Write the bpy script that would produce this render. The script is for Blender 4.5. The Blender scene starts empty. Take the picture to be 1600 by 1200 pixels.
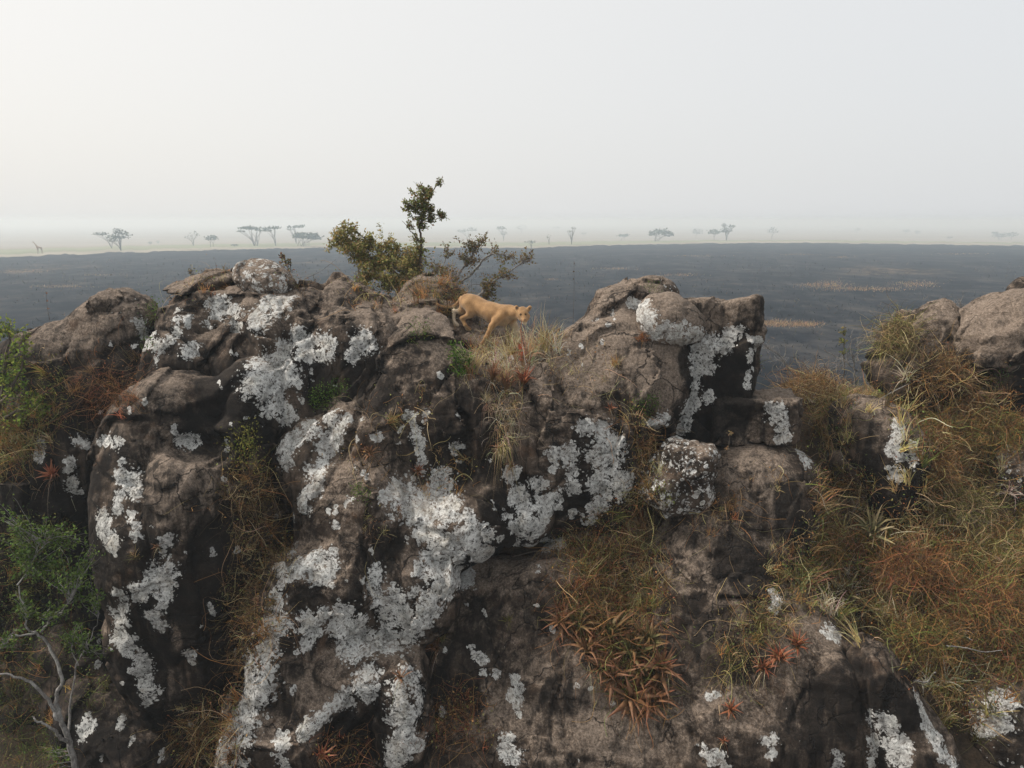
import bpy, math, random
import numpy as np
from mathutils import Vector, Matrix
from mathutils.bvhtree import BVHTree

random.seed(7)
RNG = np.random.default_rng(7)
scene = bpy.context.scene
COL = scene.collection
R = math.radians

# ------------------------------------------------------------------ camera
CAM_H = 14.0                      # drone height above the plain
PITCH = R(13.05)
FPX = 1100.0                      # focal length in pixels of a 1600 wide frame
cam_data = bpy.data.cameras.new('camera')
cam_data.sensor_width = 36.0
cam_data.lens = 36.0 * FPX / 1600.0
cam_data.clip_start = 0.1
cam_data.clip_end = 40000.0
cam = bpy.data.objects.new('camera', cam_data)
COL.objects.link(cam)
cam.location = (0, 0, CAM_H)
cam.rotation_euler = (R(90) - PITCH, 0, 0)
scene.camera = cam

# ------------------------------------------------------------------ sky, sun, exposure
SUN_EL, SUN_AZ = R(46), R(-84)    # azimuth measured from +Y towards +X (negative: left)
world = bpy.data.worlds.new('World')
scene.world = world
world.use_nodes = True
wn, wl = world.node_tree.nodes, world.node_tree.links
wn.clear()
w_out = wn.new('ShaderNodeOutputWorld')
w_bg = wn.new('ShaderNodeBackground')
w_sky = wn.new('ShaderNodeTexSky')
w_sky.sky_type = 'NISHITA'
w_sky.sun_disc = False
w_sky.sun_elevation = SUN_EL
w_sky.sun_rotation = SUN_AZ
w_sky.air_density = 1.0
w_sky.dust_density = 7.0
w_sky.ozone_density = 1.0
# smoke-white sky: the clear-sky colour seen through an even pale veil
w_mix = wn.new('ShaderNodeMix'); w_mix.data_type = 'RGBA'
w_mix.inputs['Factor'].default_value = 0.80
w_in = lambda n, k: [q for q in n.inputs if q.name == k and q.type == 'RGBA'][0]
w_res = lambda n: [q for q in n.outputs if q.type == 'RGBA'][0]
wl.new(w_sky.outputs['Color'], w_in(w_mix, 'A'))
# the veil is whiter and warmer towards the sun, cooler away from it
w_tc = wn.new('ShaderNodeTexCoord')
w_dot = wn.new('ShaderNodeVectorMath'); w_dot.operation = 'DOT_PRODUCT'
wl.new(w_tc.outputs['Generated'], w_dot.inputs[0])
w_dot.inputs[1].default_value = (math.sin(SUN_AZ) * math.cos(SUN_EL), math.cos(SUN_AZ) * math.cos(SUN_EL), math.sin(SUN_EL))
w_rng = wn.new('ShaderNodeMapRange'); w_rng.interpolation_type = 'SMOOTHSTEP'
w_rng.inputs['From Min'].default_value = -0.7
w_rng.inputs['From Max'].default_value = 1.1
wl.new(w_dot.outputs['Value'], w_rng.inputs['Value'])
w_veil = wn.new('ShaderNodeMix'); w_veil.data_type = 'RGBA'
wl.new(w_rng.outputs['Result'], w_veil.inputs['Factor'])
w_in(w_veil, 'A').default_value = (7.5, 7.7, 7.9, 1)
w_in(w_veil, 'B').default_value = (9.6, 9.35, 8.85, 1)
wl.new(w_res(w_veil), w_in(w_mix, 'B'))
wl.new(w_res(w_mix), w_bg.inputs['Color'])
w_bg.inputs['Strength'].default_value = 0.10
wl.new(w_bg.outputs['Background'], w_out.inputs['Surface'])

sun_data = bpy.data.lights.new('sun', 'SUN')
sun_data.energy = 3.6
sun_data.angle = R(5)
sun_data.color = (1.0, 0.93, 0.84)
sun = bpy.data.objects.new('sun', sun_data)
COL.objects.link(sun)
sd = Vector((math.sin(SUN_AZ) * math.cos(SUN_EL), math.cos(SUN_AZ) * math.cos(SUN_EL), math.sin(SUN_EL)))
sun.rotation_euler = sd.to_track_quat('Z', 'Y').to_euler()
sun.location = (-40, 10, 60)

scene.view_settings.view_transform = 'Standard'
scene.view_settings.look = 'None'
scene.view_settings.exposure = 0.2
scene.view_settings.gamma = 1.0
scene.view_settings.use_curve_mapping = False
scene.render.engine = 'CYCLES'
scene.cycles.max_bounces = 6
scene.cycles.diffuse_bounces = 3
scene.cycles.glossy_bounces = 2
scene.cycles.transmission_bounces = 3
scene.cycles.volume_bounces = 1
scene.cycles.transparent_max_bounces = 8
scene.cycles.use_denoising = True
scene.cycles.use_adaptive_sampling = True

# ------------------------------------------------------------------ geometry helpers
CP, SP = math.cos(PITCH), math.sin(PITCH)


def ray(px, py):
    u, v = (px - 800.0) / FPX, (600.0 - py) / FPX
    return Vector((u, CP + v * SP, -SP + v * CP))


def P(px, py, Y):
    """world point seen at a picture position, Y metres ahead of the drone"""
    d = ray(px, py)
    t = Y / d.y
    return Vector((d.x * t, Y, CAM_H + d.z * t))


def mpp(px, py, Y):
    """metres per picture pixel there"""
    d = ray(px, py)
    return Y / d.y / FPX


_perm = np.random.default_rng(3).permutation(256).astype(np.int32)
_perm = np.concatenate([_perm, _perm])
_grad = np.random.default_rng(4).normal(size=(256, 3)).astype(np.float32)
_grad /= np.linalg.norm(_grad, axis=1, keepdims=True)


def noise3(p):
    p = np.asarray(p, np.float32)
    i = np.floor(p).astype(np.int32)
    f = p - i
    u = f * f * f * (f * (f * 6 - 15) + 10)
    i &= 255
    out = np.zeros(len(p), np.float32)
    for dx in (0, 1):
        wx = u[:, 0] if dx else 1 - u[:, 0]
        hx = _perm[(i[:, 0] + dx) & 255]
        for dy in (0, 1):
            wy = u[:, 1] if dy else 1 - u[:, 1]
            hy = _perm[(hx + i[:, 1] + dy) & 255]
            for dz in (0, 1):
                wz = u[:, 2] if dz else 1 - u[:, 2]
                g = _grad[_perm[(hy + i[:, 2] + dz) & 255]]
                d = g[:, 0] * (f[:, 0] - dx) + g[:, 1] * (f[:, 1] - dy) + g[:, 2] * (f[:, 2] - dz)
                out += wx * wy * wz * d
    return out * 1.6


def fbm(p, octaves=3, gain=0.5):
    p = np.asarray(p, np.float32)
    s, a = 0, 1.0
    for o in range(octaves):
        s = s + a * noise3(p * (2.03 ** o) + 17.3 * o)
        a *= gain
    return s


def facets(q, rr, size, warp):
    """broken-block relief: every joint-bounded block gets a flat face of its own tilt"""
    c = (q @ rr) / np.asarray(size, np.float32) + warp
    i = np.floor(c).astype(np.int32)
    f = c - i - 0.5
    i &= 255
    h = _perm[(_perm[(_perm[i[:, 0]] + i[:, 1]) & 255] + i[:, 2]) & 255]
    return (_grad[h] * f).sum(1) + 0.35 * (h.astype(np.float32) / 255 - 0.5)


def rot(yaw=0, pitch=0, roll=0):
    """roll turns in the picture plane (clockwise positive), pitch leans back, yaw about up; degrees"""
    return np.array((Matrix.Rotation(R(yaw), 3, 'Z') @ Matrix.Rotation(R(pitch), 3, 'X') @ Matrix.Rotation(R(roll), 3, 'Y')), np.float32)


def E(px, py, Y, rx, rz, ry, roll=0, pitch=0, yaw=0, k=0.42, neg=False):
    """ellipsoid: rx, rz half sizes as seen (px), ry half depth (m)"""
    m = mpp(px, py, Y)
    d = ray(px, py).normalized()
    sa, ca = -d.z, math.hypot(d.x, d.y)
    s = rz * m
    z = math.sqrt(max(s * s - (ry * sa) ** 2, (0.35 * s) ** 2)) / ca
    return dict(t='e', c=np.array(P(px, py, Y), np.float32), r=np.array((rx * m, ry, z), np.float32), R=rot(yaw, pitch, roll), k=k, neg=neg)


def B(px, py, Y, rx, rz, ry, rnd=0.1, roll=0, pitch=0, yaw=0, k=0.1, taper=0.0, neg=False):
    m = mpp(px, py, Y)
    return dict(t='b', c=np.array(P(px, py, Y), np.float32), r=np.array((rx * m, ry, rz * m), np.float32), R=rot(yaw, pitch, roll), k=k, rnd=rnd, taper=taper, neg=neg)


def cone(a, b, ra, rb, k=0.03, neg=False):
    return dict(t='c', a=np.array(a, np.float32), b=np.array(b, np.float32), ra=ra, rb=rb, k=k, neg=neg)


def sdf(pr, p):
    if pr['t'] == 'c':
        ab = pr['b'] - pr['a']
        t = np.clip(((p - pr['a']) @ ab) / max(float(ab @ ab), 1e-9), 0, 1)
        q = p - pr['a'] - t[:, None] * ab
        return np.sqrt((q * q).sum(1)) - (pr['ra'] + (pr['rb'] - pr['ra']) * t)
    q = (p - pr['c']) @ pr['R']
    if pr['t'] == 'e':
        q1 = q / pr['r']
        k0 = np.sqrt((q1 * q1).sum(1))
        q2 = q1 / pr['r']
        k1 = np.sqrt((q2 * q2).sum(1)) + 1e-6
        return k0 * (k0 - 1.0) / k1
    if pr['taper']:
        s = 1.0 + pr['taper'] * q[:, 2] / pr['r'][2]
        q = q.copy()
        q[:, 0] /= s
        q[:, 1] /= s
    d = np.abs(q) - (pr['r'] - pr['rnd'])
    o = np.sqrt((np.maximum(d, 0) ** 2).sum(1))
    return o + np.minimum(d.max(1), 0) - pr['rnd']


def bounds(pr):
    if pr['t'] == 'c':
        r = max(pr['ra'], pr['rb'])
        return np.minimum(pr['a'], pr['b']) - r, np.maximum(pr['a'], pr['b']) + r
    e = np.abs(pr['R']) @ pr['r'] * (1.0 + abs(pr.get('taper', 0)))
    if pr['t'] == 'e':
        e = np.sqrt((pr['R'] ** 2) @ (pr['r'] ** 2))
    return pr['c'] - e, pr['c'] + e


def field(prims, p, sub=None):
    """smooth union of the primitives, then the smooth cuts; sub[i] limits primitive i to the points where it matters"""
    v = np.full(len(p), 1e3, np.float32)
    for neg in (False, True):
        for i, pr in enumerate(prims):
            if pr['neg'] != neg:
                continue
            s = slice(None) if sub is None else sub[i]
            d = sdf(pr, p[s])
            w = v[s]
            if neg:
                d = -d
            k = pr['k']
            h = np.maximum(k - np.abs(w - d), 0) / k
            v[s] = np.maximum(w, d) + h * h * k * 0.25 if neg else np.minimum(w, d) - h * h * k * 0.25
    return v


def surface(prims, h, warp=None, band=0.3, zmin=None):
    """polygonise a smooth union of primitives; warp(points) adds relief near the surface"""
    lo = np.min([bounds(p)[0] for p in prims if not p['neg']], axis=0) - 0.3 * (warp is not None) - 3 * h
    hi = np.max([bounds(p)[1] for p in prims if not p['neg']], axis=0) + 0.3 * (warp is not None) + 3 * h
    if zmin is not None:
        lo[2] = max(lo[2], zmin)
    n = np.ceil((hi - lo) / h).astype(int) + 1
    # coarse pass to skip empty space
    c = 4
    nc = (n + c - 1) // c
    g = np.stack(np.meshgrid(*[lo[a] + (np.arange(nc[a]) + 0.375) * h * c for a in range(3)], indexing='ij'), -1).reshape(-1, 3).astype(np.float32)
    vc = field(prims, g)
    mar = h * c * 0.9 + (band if warp is not None else 0.0)
    near = np.abs(vc) < mar
    vol = np.repeat(np.repeat(np.repeat(np.where(vc < 0, -1, 1).astype(np.float32).reshape(nc), c, 0), c, 1), c, 2)[:n[0], :n[1], :n[2]].copy()
    bi = np.argwhere(near.reshape(nc))
    local = np.stack(np.meshgrid(*[np.arange(c)] * 3, indexing='ij'), -1).reshape(-1, 3)
    ii = (bi[:, None, :] * c + local[None]).reshape(-1, 3)
    okp = (ii < n).all(1)
    ii = ii[okp]
    p = (lo + ii * h).astype(np.float32)
    blk = np.repeat(np.arange(len(bi)), c ** 3)[okp]
    gn = g[near]
    sub = []
    for pr in prims:
        d = sdf(pr, gn)
        rel = (d < mar + pr['k'] + h * c) if not pr['neg'] else (d < pr['k'] + mar)
        sub.append(np.nonzero(rel[blk])[0])
    v = field(prims, p, sub)
    if warp is not None:
        b = np.abs(v) < band
        v[b] += warp(p[b])
    mf = (ii[:, 0], ii[:, 1], ii[:, 2])
    vol[mf] = v
    if zmin is not None:
        vol[:, :, 0] = np.maximum(vol[:, :, 0], 0.01)
    for a in range(3):
        sl = [slice(None)] * 3
        for e in (0, -1):
            sl[a] = e
            vol[tuple(sl)] = np.maximum(vol[tuple(sl)], 0.01)
    s = vol < 0
    cs = s[:-1, :-1, :-1].astype(np.int8)
    tot = np.zeros(cs.shape, np.int8)
    offs = [(x, y, z) for x in (0, 1) for y in (0, 1) for z in (0, 1)]
    for x, y, z in offs:
        tot += s[x:x + cs.shape[0], y:y + cs.shape[1], z:z + cs.shape[2]]
    mixed = (tot > 0) & (tot < 8)
    ci = np.argwhere(mixed)
    idx = np.full(cs.shape, -1, np.int64)
    idx[mixed] = np.arange(len(ci))
    cv = np.stack([vol[ci[:, 0] + x, ci[:, 1] + y, ci[:, 2] + z] for x, y, z in offs], 1)
    acc = np.zeros((len(ci), 3)); cnt = np.zeros(len(ci))
    for i, a in enumerate(offs):
        for j, b in enumerate(offs):
            if j > i and sum(abs(a[q] - b[q]) for q in range(3)) == 1:
                va, vb = cv[:, i], cv[:, j]
                cr = (va < 0) != (vb < 0)
                t = np.where(cr, va / np.where(cr, va - vb, 1), 0)
                pos = np.array(a) + t[:, None] * (np.array(b) - np.array(a))
                acc += np.where(cr[:, None], pos, 0); cnt += cr
    verts = lo + (ci + acc / cnt[:, None]) * h
    faces = []
    for ax in range(3):
        b, d = (ax + 1) % 3, (ax + 2) % 3
        s0 = [slice(None)] * 3; s1 = [slice(None)] * 3
        s0[ax] = slice(0, -1); s1[ax] = slice(1, None)
        A_, B_ = s[tuple(s0)], s[tuple(s1)]
        e = np.argwhere(A_ != B_)
        ok = (e[:, b] > 0) & (e[:, d] > 0) & (e[:, b] < s.shape[b] - 1) & (e[:, d] < s.shape[d] - 1)
        e = e[ok]
        inside = A_[e[:, 0], e[:, 1], e[:, 2]]
        q = []
        for db, dd in ((-1, -1), (0, -1), (0, 0), (-1, 0)):
            t = e.copy(); t[:, b] += db; t[:, d] += dd
            q.append(idx[t[:, 0], t[:, 1], t[:, 2]])
        q = np.stack(q, 1)
        q[~inside] = q[~inside][:, ::-1]
        faces.append(q)
    faces = np.concatenate(faces)
    faces = faces[(faces >= 0).all(1)]
    return verts.astype(np.float32), faces


def make_mesh(name, verts, faces, smooth=True):
    """faces: (n,k) int array or a list of such arrays"""
    me = bpy.data.meshes.new(name)
    fl = faces if isinstance(faces, list) else [faces]
    fl = [np.asarray(f) for f in fl if len(f)]
    nl = sum(f.size for f in fl)
    npoly = sum(len(f) for f in fl)
    me.vertices.add(len(verts)); me.loops.add(nl); me.polygons.add(npoly)
    me.vertices.foreach_set('co', np.asarray(verts, np.float32).ravel())
    me.loops.foreach_set('vertex_index', np.concatenate([f.ravel() for f in fl]).astype(np.int32))
    tot = np.concatenate([np.full(len(f), f.shape[1]) for f in fl])
    start = np.concatenate([[0], np.cumsum(tot)[:-1]])
    me.polygons.foreach_set('loop_start', start.astype(np.int32))
    if smooth:
        me.polygons.foreach_set('use_smooth', np.ones(npoly, bool))
    me.update(calc_edges=True)
    return me


def vnormals(verts, faces):
    a, b, c, d = (verts[faces[:, i]] for i in range(4))
    fn = np.cross(c - a, d - b)
    n = np.zeros_like(verts)
    for i in range(4):
        np.add.at(n, faces[:, i], fn)
    return n / (np.linalg.norm(n, axis=1, keepdims=True) + 1e-9)


def attr(me, name, data):
    data = np.asarray(data, np.float32)
    if data.ndim == 1:
        a = me.attributes.new(name, 'FLOAT', 'POINT')
        a.data.foreach_set('value', data)
    else:
        a = me.attributes.new(name, 'FLOAT_COLOR', 'POINT')
        if data.shape[1] == 3:
            data = np.concatenate([data, np.ones((len(data), 1), np.float32)], 1)
        a.data.foreach_set('color', data.ravel())


def tag(o, label=None, cat=None, group=None, kind=None):
    if label: o['label'] = label
    if cat: o['category'] = cat
    if group: o['group'] = group
    if kind: o['kind'] = kind
    return o


def link(name, me, mat, parent=None, origin=None):
    if origin is not None:
        me.transform(Matrix.Translation(-Vector(origin)))
    o = bpy.data.objects.new(name, me)
    COL.objects.link(o)
    if mat is not None and not me.materials:
        me.materials.append(mat)
    if parent is not None:
        o.parent = parent
    elif origin is not None:
        o.location = origin
    return o


def empty(name, loc):
    o = bpy.data.objects.new(name, None)
    o.empty_display_size = 0.2
    COL.objects.link(o)
    o.location = loc
    return o

# ------------------------------------------------------------------ materials
class NT:
    def __init__(self, name):
        self.m = bpy.data.materials.new(name)
        self.m.use_nodes = True
        self.t = self.m.node_tree
        self.n, self.l = self.t.nodes, self.t.links
        self.n.clear()
        self.out = self.n.new('ShaderNodeOutputMaterial')

    def __call__(self, kind, **kw):
        nd = self.n.new(kind)
        for k, v in kw.items():
            if k.startswith('_'):
                setattr(nd, k[1:], v)
        for k, v in kw.items():
            if k.startswith('_'):
                continue
            key = int(k[1:]) if k[0] == 'i' and k[1:].isdigit() else k.replace('__', ' ')
            s = nd.inputs[key]
            if isinstance(v, bpy.types.NodeSocket):
                self.l.new(v, s)
            else:
                s.default_value = v
        return nd

    def math(self, op, a, b=0.0, c=0.0, clamp=False):
        nd = self.n.new('ShaderNodeMath'); nd.operation = op; nd.use_clamp = clamp
        for i, v in enumerate((a, b, c)):
            if isinstance(v, bpy.types.NodeSocket):
                self.l.new(v, nd.inputs[i])
            else:
                nd.inputs[i].default_value = v
        return nd.outputs[0]

    def noise(self, vec, scale, detail=4, rough=0.55, dist=0.0):
        return self('ShaderNodeTexNoise', Vector=vec, Scale=scale, Detail=detail, Roughness=rough, Distortion=dist).outputs['Fac']

    def ramp(self, fac, stops):
        nd = self.n.new('ShaderNodeValToRGB')
        el = nd.color_ramp.elements
        while len(el) < len(stops):
            el.new(0.5)
        for e, (p, c) in zip(el, stops):
            e.position = p
            e.color = c if len(c) == 4 else (*c, 1)
        self.l.new(fac, nd.inputs[0])
        return nd.outputs['Color']

    def step(self, v, lo, hi):
        nd = self.n.new('ShaderNodeMapRange'); nd.interpolation_type = 'SMOOTHSTEP'
        nd.inputs['From Min'].default_value = lo
        nd.inputs['From Max'].default_value = hi
        self.l.new(v, nd.inputs['Value'])
        return nd.outputs['Result']

    def mix(self, f, a, b, mode='MIX'):
        nd = self.n.new('ShaderNodeMix'); nd.data_type = 'RGBA'; nd.blend_type = mode
        for k, v in (('Factor', f), ('A', a), ('B', b)):
            s = nd.inputs[k]
            if k != 'Factor':
                s = [q for q in nd.inputs if q.name == k and q.type == 'RGBA'][0]
            if isinstance(v, bpy.types.NodeSocket):
                self.l.new(v, s)
            else:
                s.default_value = v if k == 'Factor' or len(v) == 4 else (*v, 1)
        return [q for q in nd.outputs if q.type == 'RGBA'][0]

    def map(self, vec, scale=(1, 1, 1), rot=(0, 0, 0), loc=(0, 0, 0)):
        return self('ShaderNodeMapping', Vector=vec, Scale=scale, Rotation=rot, Location=loc).outputs[0]

    def surface(self, shader):
        self.l.new(shader, self.out.inputs['Surface'])
        return self.m


def rock_material():
    t = NT('lichened_rock')
    co = t('ShaderNodeTexCoord').outputs['Object']
    geo = t('ShaderNodeNewGeometry')
    a_li = t('ShaderNodeAttribute', _attribute_name='lichen').outputs['Fac']
    a_tan = t('ShaderNodeAttribute', _attribute_name='tan').outputs['Fac']
    a_stain_shade = t('ShaderNodeAttribute', _attribute_name='dark').outputs['Fac']
    warp = t('ShaderNodeTexNoise', Vector=co, Scale=7.0, Detail=3.0)
    wco = t('ShaderNodeVectorMath', _operation='MULTIPLY_ADD', i0=warp.outputs['Color'], i1=(0.09, 0.09, 0.09), i2=co).outputs[0]
    n1 = t.noise(co, 1.1, 7, 0.62)
    n2 = t.noise(co, 4.5, 8, 0.68)
    n3 = t.noise(co, 26.0, 6, 0.7)
    n4 = t.noise(co, 95.0, 3, 0.6)
    stre = t.noise(t.map(co, (3.2, 3.2, 0.5)), 1.6, 5, 0.6, 0.4)
    # brown weathered body
    v = t.math('ADD', t.math('MULTIPLY', n1, 0.5), t.math('MULTIPLY', n2, 0.5))
    base = t.ramp(v, [(0.32, (0.013, 0.0100, 0.0082)), (0.44, (0.040, 0.0295, 0.0225)), (0.54, (0.083, 0.0625, 0.048)), (0.66, (0.155, 0.122, 0.096))])
    rust = t.noise(co, 2.3, 4, 0.6)
    base = t.mix(t.math('MULTIPLY', t.step(rust, 0.54, 0.72), 0.42), base, (0.135, 0.075, 0.042))
    # dusty paler stone where weathering stripped the varnish, plus lit shoulder faces painted paler
    tanf = t.math('ADD', t.math('SUBTRACT', a_tan, 0.42), t.math('ADD', t.math('MULTIPLY', t.math('SUBTRACT', n2, 0.5), 1.7), t.math('MULTIPLY', t.math('SUBTRACT', n3, 0.5), 1.0)))
    tanc = t.ramp(n3, [(0.3, (0.120, 0.093, 0.073)), (0.5, (0.198, 0.156, 0.124)), (0.72, (0.29, 0.237, 0.193))])
    base = t.mix(t.math('MULTIPLY', t.step(tanf, -0.15, 0.45), 0.85), base, tanc)
    # black water streaks, plus shade painted dark on buttress, hollows and left ridge
    sf = t.math('ADD', t.math('MULTIPLY', a_stain_shade, 0.72), t.math('MULTIPLY', t.math('SUBTRACT', stre, 0.5), 1.5))
    sf = t.math('ADD', sf, t.math('MULTIPLY', t.math('SUBTRACT', n2, 0.5), 0.5))
    base = t.mix(t.math('MULTIPLY', t.step(sf, 0.10, 0.48), 0.86), base, (0.006, 0.005, 0.0046))
    # hairline cracks
    cr = t('ShaderNodeTexVoronoi', _feature='DISTANCE_TO_EDGE', Vector=t('ShaderNodeVectorMath', _operation='MULTIPLY_ADD', i0=t('ShaderNodeTexNoise', Vector=co, Scale=2.2, Detail=5.0).outputs['Color'], i1=(0.75, 0.75, 0.75), i2=co).outputs[0], Scale=1.1).outputs['Distance']
    crack = t.math('MULTIPLY', t.step(cr, 0.016, 0.002), t.step(t.noise(co, 0.8, 2), 0.42, 0.56))
    base = t.mix(t.math('MULTIPLY', crack, 0.8), base, (0.014, 0.012, 0.011))
    # grain
    grain = t.ramp(n4, [(0.28, (0.55, 0.55, 0.55)), (0.5, (1, 1, 1)), (0.75, (1.5, 1.5, 1.48))])
    base = t.mix(1.0, base, grain, 'MULTIPLY')
    pit = t('ShaderNodeTexVoronoi', Vector=wco, Scale=42.0, Randomness=1.0).outputs['Distance']
    base = t.mix(t.math('MULTIPLY', t.step(pit, 0.30, 0.12), 0.55), base, (0.015, 0.013, 0.012))
    grit = t.ramp(n3, [(0.3, (0.62, 0.60, 0.58)), (0.5, (1, 1, 1)), (0.72, (1.35, 1.32, 1.3))])
    base = t.mix(0.6, base, grit, 'MULTIPLY')
    # lichen: rosettes that merge into crusts
    nl = t.noise(wco, 3.6, 4, 0.6)
    nf = t.noise(wco, 22.0, 6, 0.76)
    v1 = t('ShaderNodeTexVoronoi', Vector=wco, Scale=9.0, Randomness=1.0)
    v2 = t('ShaderNodeTexVoronoi', Vector=wco, Scale=21.0, Randomness=1.0)
    d1, d2 = v1.outputs['Distance'], v2.outputs['Distance']
    r1 = t('ShaderNodeSeparateColor', Color=v1.outputs['Color']).outputs[0]
    r2 = t('ShaderNodeSeparateColor', Color=v2.outputs['Color']).outputs[1]
    crust = t.math('ADD', a_li, t.math('MULTIPLY', t.math('SUBTRACT', nl, 0.5), 1.5))
    crust = t.math('ADD', crust, t.math('MULTIPLY', t.math('SUBTRACT', nf, 0.5), 1.5))
    crust = t.math('ADD', crust, t.math('MULTIPLY', t.math('SUBTRACT', 0.42, d1), 0.34))
    crust = t.math('ADD', crust, t.math('MULTIPLY', t.math('SUBTRACT', 0.40, d2), 0.24))
    m_cr = t.step(crust, 0.55, 0.62)
    # single rosettes round the crusts
    gate = t.math('ADD', t.math('MULTIPLY', a_li, 1.5), t.math('MULTIPLY', t.math('SUBTRACT', t.noise(co, 0.9, 2), 0.5), 0.9))
    rad1 = t.math('MULTIPLY', t.step(t.math('ADD', t.math('SUBTRACT', r1, 0.95), t.math('MULTIPLY', gate, 0.85)), 0.0, 0.6), 0.44)
    rad2 = t.math('MULTIPLY', t.step(t.math('ADD', t.math('SUBTRACT', r2, 0.87), t.math('MULTIPLY', gate, 0.85)), 0.0, 0.6), 0.40)
    e1 = t.math('SUBTRACT', rad1, t.math('ADD', d1, t.math('MULTIPLY', t.math('SUBTRACT', nf, 0.5), 0.18)))
    e2 = t.math('SUBTRACT', rad2, t.math('ADD', d2, t.math('MULTIPLY', t.math('SUBTRACT', nf, 0.5), 0.18)))
    m_r1 = t.step(e1, 0.0, 0.03)
    m_r2 = t.step(e2, 0.0, 0.04)
    mask = t.math('MAXIMUM', m_cr, t.math('MAXIMUM', m_r1, m_r2))
    # worn holes in the crust
    hole = t.step(t.noise(wco, 21.0, 5, 0.78), 0.545, 0.59)
    hole2 = t.step(t.noise(wco, 9.0, 5, 0.75), 0.57, 0.62)
    mask = t.math('MULTIPLY', mask, t.math('SUBTRACT', 1.0, t.math('MULTIPLY', t.math('MAXIMUM', hole, t.math('MULTIPLY', hole2, 0.8)), 0.85)))
    rim = t.step(t.math('PINGPONG', t.math('ADD', d1, t.math('MULTIPLY', nf, 0.16)), 0.12), 0.045, 0.10)
    lc = t.ramp(t.math('ADD', t.math('MULTIPLY', nf, 0.6), t.math('MULTIPLY', n4, 0.4)),
                [(0.33, (0.075, 0.07, 0.063)), (0.42, (0.25, 0.25, 0.238)), (0.52, (0.50, 0.50, 0.482)), (0.64, (0.76, 0.755, 0.73))])
    lc = t.mix(t.math('MULTIPLY', rim, 0.35), lc, (0.62, 0.62, 0.60))
    lc = t.mix(t.math('MULTIPLY', t.step(t.noise(co, 2.4, 3), 0.48, 0.66), 0.45), lc, (0.42, 0.375, 0.30))
    lc = t.mix(t.math('MULTIPLY', t.step(t.noise(co, 5.0, 4, .6), 0.50, 0.64), 0.55), lc, (0.31, 0.325, 0.31))
    thin = t.step(t.noise(wco, 6.0, 5, .7), 0.36, 0.56)
    mask = t.math('MULTIPLY', mask, t.math('ADD', 0.55, t.math('MULTIPLY', thin, 0.45)))
    # pale growing margins, older grey-brown centres
    edge = t.math('MULTIPLY', m_cr, t.math('SUBTRACT', 1.0, t.step(crust, 0.66, 0.84)))
    edge = t.math('MAXIMUM', edge, t.math('MULTIPLY', m_r1, t.math('SUBTRACT', 1.0, t.step(e1, 0.06, 0.13))))
    lc = t.mix(t.math('MULTIPLY', edge, 0.7), lc, (0.72, 0.72, 0.70))
    col = t.mix(mask, base, lc)
    # relief
    h = t.math('ADD', t.math('MULTIPLY', n2, 0.024), t.math('MULTIPLY', n3, 0.018))
    h = t.math('ADD', h, t.math('MULTIPLY', n4, 0.006))
    h = t.math('ADD', h, t.math('MULTIPLY', t.math('MULTIPLY', mask, t.math('ADD', 0.5, nf)), 0.005))
    h = t.math('SUBTRACT', h, t.math('MULTIPLY', crack, 0.03))
    bmp = t('ShaderNodeBump', Height=h, Strength=1.0, Distance=1.0)
    bs = t('ShaderNodeBsdfPrincipled', Base__Color=col, Roughness=0.92, Normal=bmp.outputs[0])
    bs.inputs['Specular IOR Level'].default_value = 0.18
    return t.surface(bs.outputs[0])


def plant_material(name, rough=0.75, trans=0.25):
    t = NT(name)
    c = t('ShaderNodeAttribute', _attribute_name='col').outputs['Color']
    bs = t('ShaderNodeBsdfPrincipled', Base__Color=c, Roughness=rough)
    bs.inputs['Specular IOR Level'].default_value = 0.2
    if trans <= 0:
        return t.surface(bs.outputs[0])
    tr = t('ShaderNodeBsdfTranslucent', Color=c)
    mx = t('ShaderNodeMixShader', i0=trans, i1=bs.outputs[0], i2=tr.outputs[0])
    return t.surface(mx.outputs[0])


def bark_material(name, c0, c1, c2):
    t = NT(name)
    co = t('ShaderNodeTexCoord').outputs['Object']
    n = t.noise(t.map(co, (1, 1, 0.35)), 45.0, 5, 0.65)
    n2 = t.noise(co, 9.0, 3)
    c = t.ramp(n, [(0.3, c0), (0.5, c1), (0.7, c2)])
    c = t.mix(t.math('MULTIPLY', t.step(n2, 0.5, 0.62), 0.6), c, c2)
    bmp = t('ShaderNodeBump', Height=n, Strength=0.6, Distance=0.01)
    return t.surface(t('ShaderNodeBsdfPrincipled', Base__Color=c, Roughness=0.9, Normal=bmp.outputs[0]).outputs[0])


ROCK = rock_material()
LEAF = plant_material('foliage', 0.7, 0.48)
STRAW = plant_material('dry_grass_blades', 0.85, 0.32)
FLESHY = plant_material('aloe_leaf', 0.5, 0.06)
BARK_PALE = bark_material('pale_bark', (0.06, 0.055, 0.05), (0.17, 0.16, 0.15), (0.34, 0.33, 0.31))
BARK_BROWN = bark_material('brown_bark', (0.03, 0.022, 0.016), (0.075, 0.056, 0.042), (0.15, 0.12, 0.095))

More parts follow.
